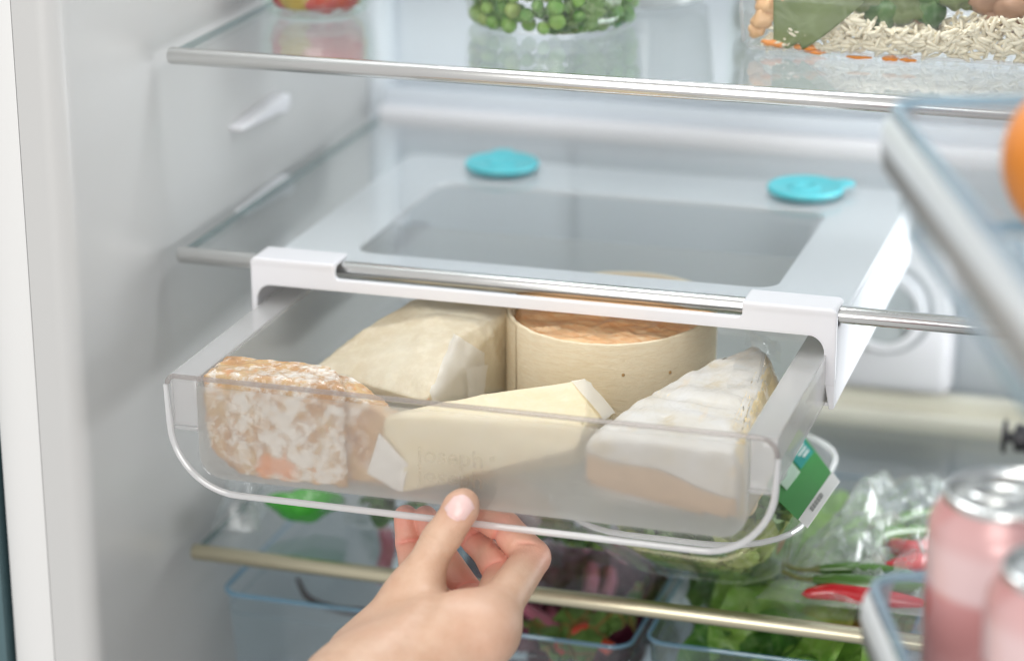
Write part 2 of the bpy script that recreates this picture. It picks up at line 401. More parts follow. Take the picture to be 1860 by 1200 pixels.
def m_paper(name='waxed_paper', base=(.59, .49, .335), pale=(.66, .595, .46)):
    m, nt, out = new_mat(name); p = N(nt, 'ShaderNodeBsdfPrincipled'); L(nt, p.outputs[0], out.inputs[0])
    v = coords(nt); f = noise_tex(nt, v, 25, 5, .6, .5); g = noise_tex(nt, v, 170, 5, .7)
    c = ramp(nt, f, [(.3, base), (.65, pale)])
    L(nt, mixc(nt, ramp(nt, g, [(.45, 0), (.70, .42)]), c, (.78, .72, .58)), p.inputs['Base Color']); p.inputs['Roughness'].default_value = .55
    p.inputs['Subsurface Weight'].default_value = .15; p.inputs['Subsurface Radius'].default_value = (.006, .004, .002); p.inputs['Subsurface Scale'].default_value = 1
    h = noise_tex(nt, v, 26, 4, .55, 2.2)
    L(nt, bump(nt, g, .12, .0006, bump(nt, h, .3, .004)), p.inputs['Normal']); return m
M_paper = m_paper()
M_paper2 = m_paper('waxed_paper_small', (.74, .62, .39), (.80, .71, .51))
M_whitepaper = plain('white_wax_paper', (.80, .77, .72), .5, var=.05, vscale=60, bscale=110, bstr=.35, bdist=.002)
M_flap = thin('paper_flap', (.97, .96, .93), .03, .4, .82, (.90, .88, .84), bscale=120, bstr=.5, bdist=.002)
def m_brie():
    m, nt, out = new_mat('bloomy_rind'); p = N(nt, 'ShaderNodeBsdfPrincipled'); L(nt, p.outputs[0], out.inputs[0])
    v = coords(nt); f = noise_tex(nt, v, 45, 6, .6, .6)
    st = noise_tex(nt, coords(nt, (1, .25, 1), (0, 0, .3)), 120, 3)
    c = ramp(nt, f, [(.3, (.55, .46, .31)), (.43, (.61, .57, .50)), (.65, (.65, .63, .60))])
    L(nt, mixc(nt, ramp(nt, st, [(.58, 0), (.75, .5)]), c, (.70, .52, .30)), p.inputs['Base Color']); p.inputs['Roughness'].default_value = .5
    p.inputs['Coat Weight'].default_value = .45; p.inputs['Coat Roughness'].default_value = .12
    L(nt, bump(nt, f, .4, .002), p.inputs['Normal'])
    L(nt, bump(nt, noise_tex(nt, coords(nt, (2, .6, 1), (0, 0, .3)), 45, 4, .6, 1.0), .8, .004), p.inputs['Coat Normal']); return m
M_brie = m_brie()
M_briecut = plain('brie_cut_face', (.80, .64, .36), .35, var=.12, vscale=60, coat=.5, sss=.1, bscale=80, bstr=.3)
M_brieband = plain('brie_band_tan', (.52, .36, .22), .5, var=.1, vscale=30, bscale=150, bstr=.2)
def m_skin():
    m, nt, out = new_mat('skin'); p = N(nt, 'ShaderNodeBsdfPrincipled'); L(nt, p.outputs[0], out.inputs[0])
    at = N(nt, 'ShaderNodeAttribute', attribute_name='blush'); v = coords(nt)
    f = noise_tex(nt, v, 90, 5, .6); g = noise_tex(nt, v, 28, 3)
    a = mixc(nt, ramp(nt, f, [(.3, 0), (.7, 1)]), (.60, .375, .255), (.68, .465, .335))
    a = mixc(nt, ramp(nt, g, [(.45, 0), (.75, .35)]), a, (.74, .42, .30))
    L(nt, mixc(nt, at.outputs['Fac'], a, (.80, .33, .26)), p.inputs['Base Color']); p.inputs['Roughness'].default_value = .46
    p.inputs['Subsurface Weight'].default_value = .10; p.inputs['Subsurface Radius'].default_value = (.0035, .0018, .001); p.inputs['Subsurface Scale'].default_value = 1
    vo = N(nt, 'ShaderNodeTexVoronoi'); vo.inputs['Scale'].default_value = 900; L(nt, v, vo.inputs['Vector'])
    L(nt, bump(nt, vo.outputs['Distance'], .22, .0005, bump(nt, noise_tex(nt, v, 140, 5), .25, .0012)), p.inputs['Normal']); return m
M_skin = m_skin()
M_nail = plain('nail', (.82, .57, .54), .34, var=.06, vscale=60, coat=.4, sss=.2)
M_lettuce = leafmat('lettuce_leaf', (0.113, 0.294, 0.034), (0.339, 0.566, 0.102), .38, (.42, .58, .2))
M_lettuce_p = leafmat('pale_lettuce_leaf', (.34, .44, .10), (.62, .66, .26), .38, (.7, .74, .45))
M_lettuce_d = leafmat('dark_leaf', (0.023, 0.096, 0.013), (0.090, 0.249, 0.040), .4, (.2, .35, .1))
M_kale = leafmat('kale_leaf', (0.087, 0.217, 0.043), (0.319, 0.493, 0.174), .5, (.5, .6, .35))
M_radic = leafmat('radicchio_leaf', (.035, .006, .012), (.16, .02, .05), .38, (.30, .10, .14))
M_beetleaf = leafmat('beet_leaf', (.07, .16, .03), (.2, .33, .08), .4, (.5, .08, .06))
M_spinach = leafmat('spinach_leaf', (.13, .19, .05), (.23, .30, .10), .35, (.32, .40, .18))
M_stempink = plain('pink_stem', (.42, .12, .17), .35, var=.35, vscale=30)
M_stemred = plain('red_stem', (.55, .07, .035), .35, var=.2, vscale=30)
M_stemdark = plain('dark_stem', (.05, .035, .035), .5, var=.3)
M_pea0 = plain('pea_skin_plain', (.17, .40, .05), .38, var=.3, vscale=70, sss=.25, sss_r=(.002, .003, .001), coat=.2)
def m_pea():
    m, nt, out = new_mat('pea_skin'); q = N(nt, 'ShaderNodeBsdfPrincipled'); L(nt, q.outputs[0], out.inputs[0])
    oi = N(nt, 'ShaderNodeObjectInfo'); f = noise_tex(nt, coords(nt), 260, 4)
    a = ramp(nt, oi.outputs['Random'], [(.0, (.05, .17, .02)), (.4, (.11, .29, .04)), (.8, (.20, .37, .06)), (1, (.30, .40, .11))])
    L(nt, mixc(nt, ramp(nt, f, [(.4, 0), (.75, .5)]), a, (.34, .46, .15)), q.inputs['Base Color']); q.inputs['Roughness'].default_value = .42
    q.inputs['Subsurface Weight'].default_value = .2; q.inputs['Subsurface Radius'].default_value = (.002, .003, .001); q.inputs['Subsurface Scale'].default_value = 1
    L(nt, bump(nt, f, .35, .0012), q.inputs['Normal']); return m
M_pea = m_pea()
M_rice = plain('rice_grain_surface', (.80, .72, .55), .42, var=.08, vscale=90, sss=.3, sss_r=(.003, .0025, .002))
M_ricedark = plain('curry_sauce', (.72, .44, .22), .4, var=.3, vscale=60)
M_carrot = plain('carrot_flesh', (.80, .27, .03), .35, var=.2, vscale=80)
M_oil = plain('orange_oil', (.82, .28, .06), .15, var=.4, vscale=60)
M_curryveg = plain('cooked_chunk', (.32, .17, .09), .5, var=.5, vscale=60, bscale=120, bstr=.5)
M_pepred = plain('pepper_red', (.60, .045, .035), .25, var=.25, vscale=50, coat=.5, sss=.1)
M_pepyel = plain('pepper_yellow', (.60, .36, .03), .25, var=.15, vscale=50, coat=.5, sss=.1)
M_olive = plain('olive_green', (.16, .17, .07), .4, var=.25, vscale=50)
M_chilred = plain('chilli_red', (.58, .015, .025), .16, var=.15, vscale=60, coat=.6)
M_chilgreen = plain('chilli_green', (.07, .16, .03), .18, var=.25, vscale=60, coat=.5)
M_stalk = plain('stalk_green', (.14, .15, .05), .5, var=.3)
M_orange = plain('orange_peel', (.90, .30, .045), .42, var=.08, vscale=60, bscale=350, bstr=.4)
M_canlid = plain('can_aluminium', (.72, .73, .72), .22, 1.0)
M_railgrey = plain('rail_grey', (.25, .25, .245), .4, .3)
M_railtop = plain('rail_silver', (.78, .82, .84), .3, .2)
M_black = plain('black_plastic', (.02, .018, .022), .35)
M_bottle = plain('bottle_glass', (.03, .04, .03), .1)
M_greenpack = plain('green_film_pack', (.045, .36, .025), .2, var=.25, vscale=25, bscale=40, bstr=.6, bdist=.004)
M_lab_green = plain('label_green', (.05, .28, .06), .5); M_lab_lime = plain('label_lime', (.32, .52, .03), .5)
M_lab_teal = plain('label_teal', (.01, .28, .25), .5); M_lab_pale = plain('label_pale', (.52, .68, .56), .5)
M_lab_white = plain('label_white', (.80, .80, .79), .5); M_print = plain('print_grey', (.35, .36, .36), .6)
M_pinkcan = None
def m_can():
    m, nt, out = new_mat('pink_can'); p = N(nt, 'ShaderNodeBsdfPrincipled'); L(nt, p.outputs[0], out.inputs[0])
    tc = N(nt, 'ShaderNodeTexCoord'); sp = N(nt, 'ShaderNodeSeparateXYZ'); L(nt, tc.outputs['Object'], sp.inputs[0])
    band = ramp(nt, math_(nt, 'MULTIPLY', sp.outputs['Z'], 8.0), [(.0, 0), (.60, 0), (.63, 1), (.75, 1), (.80, .55), (.9, .35)])
    f = noise_tex(nt, coords(nt, (1, 1, .6)), 26, 3); red = ramp(nt, f, [(.52, 0), (.56, .8)])
    base = mixc(nt, red, (.66, .31, .30), (.60, .13, .11))
    L(nt, mixc(nt, band, base, (.80, .58, .58)), p.inputs['Base Color']); p.inputs['Roughness'].default_value = .3; p.inputs['Metallic'].default_value = .25; p.inputs['Coat Weight'].default_value = .3; return m
M_pinkcan = m_can()

# ------------------------------------------------------------------ the refrigerator and its room
fr = thing('refrigerator', 'white refrigerator interior seen open, with pale grey lining and glass shelves', 'refrigerator', (0, 0, -.45))
XW, YF, YB, XR = -.009, -.108, .335, XR_
def wall_profile():                                # left wall with a rounded front corner turning into the flange
    pts = [(XW, YB)]
    pts += [(XW, YF+.014-.0001)]
    for k in range(1, 9):
        a = R(90*k/8); pts.append((XW-.011+.011*math.cos(a), YF+.012-.012*math.sin(a)))
    return pts
pr = wall_profile()
def wall_strip(pts, z0, z1):
    return [(x, y, z) for z in (z0, z1) for x, y in pts], [(i, i+1, len(pts)+i+1, len(pts)+i) for i in range(len(pts)-1)]
side = prism(pr+[(XW-.023, YF), (XW-.023, YB)], -.45, .48, 'z')
obj('side_wall', side, M_liner, fr, True, angle=60)
obj('front_flange', box(-.0555, XW-.0238, YF+.0006, YF+.03, -.45, .48, .0008), M_flange, fr, True)
obj('gap_seal', box(XW-.0240, XW-.0228, YF+.004, YF+.03, -.45, .48), M_dark, fr, True)
bw = obj('back_wall', box(XW, XR, YB, YB+.03, -.45, .48), M_linerback, fr, True)
obj('back_panel', box(.128, .377, YB-.004, YB-.0003, -.45, .48, .002), M_linerback, bw, True)
obj('corner_cove', tube([(XW+.004, YB-.004, -.449), (XW+.004, YB-.004, .479)], .012, 16), M_linerback, fr, True)
obj('right_wall', box(XR, XR+.02, -.09, YB+.03, -.45, .48), M_liner, fr, True)
obj('ceiling_liner', box(XW, XR, -.09, YB, .485, .50), M_liner, fr, True)
obj('floor_liner', box(XW, XR, -.09, YB, -.47, -.451), M_liner, fr, True)
def support(y, z):                                 # moulded shelf lug on the left wall
    o = [(y-.038, z-.0005), (y-.036, z-.0035), (y+.020, z-.0060), (y+.030, z-.0085), (y+.036, z-.0060), (y+.037, z+.0010), (y+.033, z+.0035), (y+.010, z+.0030)]
    return obj('shelf_lug', prism(o, XW-.001, XW+.008, 'x', .0022, 3), M_white, fr, True)
support(.131, .0475); support(.134, -.0035)
cb = obj('control_box', box(.286, .3775, .300, YB-.004, -.150, -.045, .008, 4), M_white, fr, True)
dl = obj('dial', lathe([(0, .0105), (.0200, .0105), (.0205, .012), (.0245, .012), (.0255, .011), (.0262, .0)], 48), M_white, cb)
df = obj('dial_face', lathe([(0, .0109), (.0198, .0109), (.0200, .0105)], 40), plain('dial_grey', (.42, .45, .46), .4), cb)
df.data.transform(Matrix.Translation((.3363, .3, -.0935)) @ Matrix.Rotation(R(90), 4, 'X')); df.data.transform(world_of(fr).inverted())
dl.data.transform(Matrix.Translation((.3363, .3, -.0935)) @ Matrix.Rotation(R(90), 4, 'X')); dl.data.transform(world_of(fr).inverted())
for a in (95, 218, 322):
    k = obj('dial_mark', box(-.0011, .0011, -.0009, .0, -.0011, .0011, .0004), M_dark, cb)
    k.data.transform(Matrix.Translation((.3363+.0165*math.cos(R(a)), (.2888), -.0935+.0165*math.sin(R(a))))); k.data.transform(world_of(fr).inverted())
ring = obj('dial_recess', lathe([(.0268, .0004), (.0292, .0008), (.0300, 0)], 48), plain('recess_grey', (.35, .37, .38), .5), cb)
ring.data.transform(Matrix.Translation((.3363, .2996, -.0935)) @ Matrix.Rotation(R(90), 4, 'X')); ring.data.transform(world_of(fr).inverted())

rec_shade = obj('recess_shade', box(-.30, -.0562, -.07, .4, -.6, .6), M_dark); tag(rec_shade, 'dark strip painting the shade of the recess beside the white refrigerator front at far left', 'painted shade')  # near-black box stands for the shade in the gap beside the wall
tw = obj('wall', box(-.60, -.0585, YF-.004, YF+.03, -.8, .8), M_teal_wall); tag(tw, kind='structure')

# ------------------------------------------------------------------ glass shelves
def shelf(z, label, rodmat, x1=.506):
    t = thing('refrigerator_shelf', label, 'shelf', (0, 0, z), group='glass shelves in the refrigerator')
    obj('glass_pane', prism(rrect(.0035, x1, .002, .304, .002), -.001, .003, 'z'), M_glass, t)
    obj('glass_edge', box(.0022, .0036, .003, .303, -.0008, .0028), M_glass_edge, t)
    prof = [(.0044*math.cos(R(a))*1.0, .0044*math.sin(R(a))*1.02) for a in range(0, 360, 15)]
    rings = []
    for x, s in ((0, .72), (.0005, .9), (.0014, 1), (x1-.001, 1), (x1, .8)):
        rings.append([(x, u*s-.0005, v*s) for u, v in prof])
    obj('front_trim', loft(rings), rodmat, t, angle=50)
    rt_ = obj('rear_trim', prism([(.303, -.002), (.303, .0085), (.3045, .0102), (.312, .0108), (.312, -.002)], .004, x1, 'x', .0008), M_cream if rodmat is M_rod_tinted else M_white, t)
    obj('rear_riser', prism([(.3122, -.002), (.3122, .0195), (.3135, .0207), (.322, .0207), (.322, -.002)], .004, x1, 'x', .0006), M_cream if rodmat is M_rod_tinted else M_riser, t)
    return t
shelf(.1088, 'uppermost glass shelf with silver front trim holding jar, peas and rice', M_rod)
shelf(0, 'middle glass shelf with silver front trim carrying the clip-on drawer frame', M_rod)
shelf(-.1735, 'lowest glass shelf with front trim in a painted reflected tint above the crisper bins', M_rod_tinted)

# ------------------------------------------------------------------ clip-on frame
mf = thing('clip_on_holder', 'white clip-on drawer frame hooked over the middle glass shelf with teal suction pads', 'drawer holder', (.202, 0, -.004))
outer = rrect(.0463, .3590, .003, .243, .010, 8); inner = rrect(.0855, .3180, .038, .187, .012, 8)
obj('mounting_frame', prism(outer, -.0022, -.0052, 'z', .0006, 1, hole=inner), M_white, mf, True)
def bracket(X, Y, Z):
    x0, x1 = .0470, .3597
    plate = sd_box(X, Y, Z, x0, x1, -.0135, -.0100, -.034, .0066, .0008)
    hookL = sd_box(X, Y, Z, x0, .0945, -.0135, .0075, .0038, .0066, .0008); hookR = sd_box(X, Y, Z, .3118, x1, -.0135, .0075, .0038, .0066, .0008)
    d = smin(smin(plate, hookL, .0022), hookR, .0022)
    notch = sd_box(X, Y, Z, .0945, .3118, -.03, .03, -.0018, .03, .002); d = np.maximum(d, -notch)
    opening = sd_box(X, Y, Z, .0505, .3535, -.03, .03, -.09, -.0082, .0085); d = np.maximum(d, -opening)
    # rounded outer top corner
    cr = sd_box(X, Y, Z, x0, x1, -.05, .05, -.2, .0066, .0035); d = np.maximum(d, cr)
    return d
V, F = surface_nets((.045, -.0155, -.0355), (.3615, .0095, .0085), .00072, bracket)
obj('front_bracket', np_mesh('front_bracket', V, F), M_white, mf, True, angle=50)
# right hand leg runs out to a point; side skirts follow the frame to the back
obj('leg', prism([(.3540, -.030), (.3597, -.030), (.3597, -.0455), (.3588, -.0462), (.3570, -.0462)], -.0133, -.0102, 'y', .0004, 1), M_white, mf, True)
obj('leg', prism([(.0470, -.030), (.0505, -.030), (.0500, -.0440), (.0475, -.0462), (.0470, -.0455)], -.0133, -.0102, 'y', .0004, 1), M_white, mf, True)
def skirt(x0, x1):
    o = [(-.0098, -.0046), (.235, -.0046), (.238, -.010), (.238, -.030), (.225, -.040), (.03, -.0445), (-.0098, -.0458)]
    return prism(o, x0, x1, 'x', .0005, 1)
obj('side_skirt', skirt(.3573, .3596), M_white, mf, True); obj('side_skirt', skirt(.0472, .0495), M_white, mf, True)
obj('runner', box(.3445, .3572, -.0085, .236, -.0462, -.0442, .0004), M_white, mf, True)
obj('runner', box(.0496, .0625, -.0085, .236, -.0462, -.0442, .0004), M_white, mf, True)
def suction(cx, cy, ta):
    prof = [(0, .0015), (.0050, .0015), (.0056, .0024), (.0082, .0024), (.0090, .0012), (.0150, .0013), (.0196, .0026), (.0210, .0028), (.0219, .0022), (.0222, .0004), (.0218, .0), (0, .0)]
    zg = .00305
    p = obj('suction_pad', lathe(prof, 64, (cx, cy, zg)), M_teal, mf, True, angle=40)
    c, s = math.cos(R(ta)), math.sin(R(ta))
    o = [(.0205, -.008), (.024, -.0068), (.028, -.0060), (.0305, -.004), (.0312, 0), (.0305, .004), (.028, .0060), (.024, .0068), (.0205, .008)]
    o = [(cx+u*c-v*s, cy+u*s+v*c) for u, v in o]
    obj('pull_tab', prism(o, zg+.0006, zg+.0022, 'z', .0005, 2), M_teal, p, True)
    obj('pad_seat', lathe([(.0222, -.0012), (.0236, -.0013), (.0240, -.0021), (.0222, -.0022)], 56, (cx, cy, -.0002)), M_white, mf, True)
suction(0.1152, 0.2130, 106); suction(0.2998, 0.2111, 38)

# ------------------------------------------------------------------ the sliding drawer
dr = thing('drawer', 'clear frosted pull-out drawer full of cheeses, slid halfway out under the middle shelf', 'drawer', (.204, -.13, -.077))
YP = -.1345
po = rrect(.0528, .3555, -.0768, -.0180, (.034, .034, .009, .004), 12)
po = [(x+(.0012 if x < .2 else -.0012)*max(0, min(1, (-.018-z)/.05)), z) for x, z in po]
obj('front_plate', prism(po, YP, YP+.0022, 'y', .0005, 1), M_clear, dr, True)
def along(pts, keep): return [(x, YP+.0011, z) for x, z in pts if keep(x, z)]
n0 = 13
bot = [(x, YP+.0009, z) for x, z in po[0:26]]
left_up = [(po[0][0]-.0014, YP+.0009, -.0225), (po[0][0], YP+.0009, -.040)]
right_up = [(po[25][0], YP+.0009, -.040), (po[25][0]+.0010, YP+.0009, -.0270)]
obj('lip_bead', tube(left_up[:1]+bot+right_up[1:], [.0012]+[.0017]*26+[.0010], 10), M_bead, dr, True)
top = [(x, YP+.0012, z) for x, z in po[26:]]
obj('rim_bead', tube(top, .0013, 8), M_rimtop, dr, True)
Y0, Y1 = YP+.0026, .150
fo = rrect(.0672, .3415, -.0700, -.0222, (.013, .013, .002, .002), 8)
fp = obj('front_panel', prism(fo, Y0, Y0+.0014, 'y', .0003, 1), M_clear, dr, True)
fp.data.materials.append(M_frost)                   # frosted on its outer face only
for f in fp.data.polygons: f.material_index = 1 if f.normal.y < -.9 else 0
obj('back_panel', prism(rrect(.0672, .3415, -.0700, -.0205, (.013, .013, .002, .002), 8), Y1, Y1+.0015, 'y', .0003, 1), M_frost, dr, True)
ou = rrect(.0672, .3415, -.0700, -.0190, (.013, .013, .0005, .0005), 8)
iu = rrect(.0690, .3397, -.0682, -.0190, (.0115, .0115, .0005, .0005), 8)
k0 = 0
U = [p for p in ou[0:18]]; I = [p for p in iu[0:18]]
U = [(ou[0][0], -.0195)]+U+[(ou[17][0], -.0195)]; I = [(iu[0][0], -.0195)]+I+[(iu[17][0], -.0195)]
obj('tray', prism(U+I[::-1], Y0+.0016, Y1-.0002, 'y'), M_frost_floor, dr, True)
obj('panel_outline', tube([(x, Y0-.0002, z) for x, z in fo[0:18]], .0006, 6), M_clear, dr, True)
for s in (0, 1):
    xa, xb = (.0536, .0686) if s == 0 else (.3402, .3549)
    th = .0013
    o = [(xa, -.0440), (xa, -.0175), (xb, -.0175), (xb, -.0210), (xb-th, -.0210), (xb-th, -.0188), (xa+th, -.0188), (xa+th, -.0440)]
    if s: o = [(xb-(x-xa), z) for x, z in o]
    obj('rail', prism(o, Y0, Y1-.004, 'y', .0004, 1), M_rail, dr, True)
    xi = (.0664, .0676) if s == 0 else (.3410, .3422)
    bx = (.0536, .0674) if s == 0 else (.3410, .3549)
    obj('rail_end', join(box(bx[0]+.0014, bx[1], Y0+.0002, Y0+.0016, -.0436, -.0192, .0003), box(bx[0]+.0008, bx[1], Y0, Y0+.006, -.0462, -.0442, .0004)), M_rail, dr, True)
# raised lettering
def lettering(body, size, cx, cz, y, mat, parent, h=.00035, space=1.0):
    cu = bpy.data.curves.new('lettering', 'FONT'); cu.body = body; cu.size = size; cu.align_x = 'CENTER'; cu.extrude = h; cu.space_character = space; cu.resolution_u = 4
    o = bpy.data.objects.new('t', cu); col.objects.link(o); dg = bpy.context.evaluated_depsgraph_get()
    me = bpy.data.meshes.new_from_object(o.evaluated_get(dg)); bpy.data.objects.remove(o)
    me.transform(Matrix.Translation((cx, y, cz)) @ Matrix.Rotation(R(90), 4, 'X')); return obj('lettering', me, mat, parent, True, smooth=False)
M_emboss = thin('embossed_plastic', (.95, .94, .92), .05, .2, .04, (.88, .85, .80))
lettering('joseph', .0120, .1985, -.0475, YP-.0002, M_emboss, dr, space=1.05); lettering('joseph', .0120, .1985, -.0580, YP-.0002, M_emboss, dr, space=1.05)
lettering('®', .0040, .2195, -.0435, YP-.0002, M_emboss, dr)

# ------------------------------------------------------------------ cheeses in the drawer
ZF = -.0680
t = thing('washed_rind_cheese', 'round orange washed-rind cheese sitting in an open thin wooden box', 'cheese', (.2315, .0575, ZF))
CX, CY, RB, OV = .2340, .0272, .0545, 1.145
ZT = -.0166
V_, F_ = lathe([(0, 0), (.054, 0), (.0540, .001), (RB, ZT-ZF), (RB-.0004, ZT-ZF+.0005), (RB-.0016, ZT-ZF+.0005), (RB-.0020, ZT-ZF), (RB-.0020, .004)], 96, (CX, CY, ZF+.0002))
# the box is thin sliced wood lapped over itself: a shallow step on the left
V2 = []
for x, y, z in V_:
    a = math.atan2(y-CY, x-CX); rr = math.hypot(x-CX, y-CY)
    if rr > .05:
        wob = 1+.003*math.sin(3*a+1)
        x, y = CX+(x-CX)*wob, CY+(y-CY)*wob*OV
        if z > ZT-.003: z += .0006*math.sin(2*a+.5)+.0004*noise.noise((a*6, 0, 0))
    V2.append((x, y, z))
wb = bpy.data.objects
box_t = thing('cheese_box', 'round thin wooden cheese box with two small nails in its side', 'cheese box', (CX, CY, ZF))
box_w = obj('box_wall', (V2, F_), M_wood, box_t, True, angle=50)
lapv = []
for zz in (ZF+.0005, ZT+.0002):
    for k in range(9):
        a = R(180+8+4.5*k); rr = RB+.0004; lapv.append((CX+rr*math.cos(a), CY+rr*math.sin(a)*OV, zz))
obj('lap_strip', (lapv, [(i, i+1, 9+i+1, 9+i) for i in range(8)]), M_wood, box_t, True)
M_nailhead = plain('nail_rust', (.42, .26, .11), .5, .4)
for px, py in ((1132, 681), (1217, 676)):
    q = onto(bvh_of(box_w), px, py, .0); nrm = Vector((q.x-CX, q.y-CY, 0)).normalized()
    g = lathe([(0, .0007), (.0006, .0006), (.0009, 0)], 12); o = obj('nail', g, M_nailhead, box_t)
    o.data.transform(Matrix.Translation(q) @ nrm.to_track_quat('Z', 'Y').to_matrix().to_4x4()); o.data.transform(world_of(box_t).inverted())
def wrinkle(x, y):
    p = Vector((x*1.0+y*.35, y-.35*x, 0))
    return .0020*noise.fractal(Vector((p.x*30, p.y*150+noise.noise(Vector((x*80, y*80, 3)))*1.3, 0)), .8, 2, 3)+.0008*noise.noise(Vector((x*120, y*120, 5)))
rings = [[] for _ in range(60)]
for i in range(60):
    rr = (RB-.0026)*((i+.02)/59); 
    for k in range(180):
        a = 2*math.pi*k/180; x, y = CX+rr*math.cos(a), CY+rr*math.sin(a)*OV
        edge = max(0, (i/59-.9)/.1)
        z = ZT-.0036+wrinkle(x, y)*(1-.5*edge)-.003*edge**2
        rings[i].append((x, y, z))
rings.append([(x, y, ZF+.005) for x, y, z in rings[-1]])
obj('wheel', loft(rings, True, True), M_orind, t, True, angle=0)

# rind cheese in film, front left
rc = thing('rind_cheese', 'mottled brown and white rind cheese in cling film at left of the drawer', 'cheese', (.105, -.115, ZF))
def rindshape(X, Y, Z):
    d = sd_box(X, Y, Z, .0690, .1440, -.1296, -.0985, ZF-.004, -.0163, .0045)
    d = np.maximum(d, (X-.1405)*.8+(Y+.125)*.55-.0015)              # right face turns away
    c = np.sqrt(np.maximum(.1010-X, 0)**2+np.maximum(-.037-Z, 0)**2)-.0325; d = np.maximum(d, c)   # rounded lower left
    d = np.maximum(d, (-.0163-Z)*-1-.0+(.0690-X)*.05)
    d = np.maximum(d, ZF-Z)
    tail = sd_box(X, Y, Z, .128, .170, -.1215, -.104, ZF, -.019, .003)
    tail = np.maximum(tail, (Z+.0195)*.9+(X-.138)*.42); tail = np.maximum(tail, (Y+.1035)+(X-.138)*.35)
    d = smin(d, tail, .003)
    nz = np.sin(X*310+Z*220)*np.sin(Z*330+Y*120+1)*np.sin(X*140-Y*310+2)
    return d-.0007*nz-.0005*np.sin(X*700+2)*np.sin(Z*650)*np.sin(Y*720+1)
V, F = surface_nets((.062, -.134, ZF-.001), (.178, -.094, -.012), .0011, rindshape)
rco = obj('rind_block', np_mesh('rind_block', V, F), M_rind, rc, True, angle=0)
bv = bvh_of(rco)

# big wedge in paper
def P(px, py, z): return spot(px, py, z=z)
w_t = thing('paper_wrapped_cheese', 'large cheese wedge wrapped in cream waxed paper at the back left of the drawer', 'cheese', (.13, .0, ZF))
T = [P(690, 578, -.022), P(762, 541, -.0145), P(884, 548, -.0145), P(936, 560, -.0175), P(568, 672, -.037), P(640, 722, -.050), P(776, 730, -.039), P(832, 612, -.0185)]
Bt = [P(568, 676, ZF+.001), P(778, 760, ZF+.001), P(876, 728, ZF+.001), P(938, 668, ZF+.001)]
Bt = [Vector((p.x, p.y, ZF+.0005)) for p in Bt]
Bt += [Vector((T[1].x-.01, T[1].y+.03, ZF+.0005)), Vector((T[3].x, T[3].y+.02, ZF+.0005))]
wg = obj('wrapper', hull(T+Bt, .0012, 5, .0003, 55, 1, crease=.0011), M_paper, w_t, True, angle=0)
wb_ = bvh_of(wg)
def sheet(b, corners, nu=10, nv=10, lift=(.0006, .003), amp=.0008, seed=0, freq=90):
    """a loose flap lying on a surface: bilinear patch of picture corners dropped onto it"""
    (ax, ay), (bx, by), (cx, cy), (dx, dy) = corners
    def fn(u, v):
        px = (ax*(1-u)+bx*u)*(1-v)+(dx*(1-u)+cx*u)*v; py = (ay*(1-u)+by*u)*(1-v)+(dy*(1-u)+cy*u)*v
        q = onto(b, px, py, lift[0]+(lift[1]-lift[0])*v)
        n = noise.noise(Vector((q.x*freq+seed, q.y*freq, q.z*freq)))
        return q+Vector((0, -.6, .6))*amp*n
    return grid(fn, nu, nv)
obj('folded_flap', sheet(wb_, [(825, 608), (878, 640), (872, 716), (776, 729)], 22, 22, (.0008, .0026), .0024, 2, 150), M_flap, w_t, True)
obj('folded_flap', sheet(wb_, [(842, 668), (880, 660), (866, 716), (838, 722)], 14, 14, (.002, .0040), .0022, 7, 170), M_flap, w_t, True)

# small parcel in the middle
p_t = thing('paper_parcel', 'small paper-wrapped cheese parcel lying at the front middle of the drawer', 'cheese', (.20, -.11, ZF))
YQ = -.1275
T = [spot(700, 752, y=-.1225), P(792, 733, -.0265), P(930, 708, -.0245), P(1065, 690, -.0225), P(1113, 752, -.036), spot(1062, 770, y=-.112), spot(742, 846, y=YQ), spot(1050, 812, y=-.116)]
Bt = [spot(735, 893, y=-.1265), P(1052, 842, ZF+.001), P(1115, 765, ZF+.003), Vector((.16, -.098, ZF+.001)), spot(690, 868, y=-.1262)]
Bt = [Vector((p.x, p.y, max(p.z, ZF+.0005))) for p in Bt]
pg = obj('wrapper', hull(T+Bt, .0010, 5, .0003, 60, 4, crease=.0006), M_paper2, p_t, True, angle=0)
pb = bvh_of(pg)
E0 = spot(668, 858, y=-.1272)
a_, b_, c_, d_ = spot(690, 785, y=-.1272), spot(742, 842, y=-.1276), spot(732, 893, y=-.1275), spot(712, 884, y=-.1268)
c_.z = max(c_.z, ZF); d_.z = max(d_.z, ZF); mid = spot(722, 848, y=-.1283)
fan = [a_, E0, d_, c_, b_]
vv, ff = [], []
for q0, q1 in ((a_, E0), (E0, d_), (d_, c_), (c_, b_), (b_, a_)):
    o = len(vv); m_ = 6
    for j in range(m_+1):
        for i in range(m_+1):
            s = i/m_; r0 = q0.lerp(q1, j/m_); p = mid.lerp(r0, s); n = noise.noise(p*160)*.0018*(1-s*.5)*min(1, s*4); vv.append(p+Vector((0, -1, .3))*n)
    ff += [(o+j*7+i, o+j*7+i+1, o+(j+1)*7+i+1, o+(j+1)*7+i) for j in range(m_) for i in range(m_)]
obj('twisted_end', (vv, ff), M_whitepaper, p_t, True, angle=20)
obj('folded_flap', sheet(pb, [(1038, 694), (1066, 689), (1114, 750), (1090, 762)], 8, 10, (.0006, .0018), .0006, 5), M_flap, p_t, True)

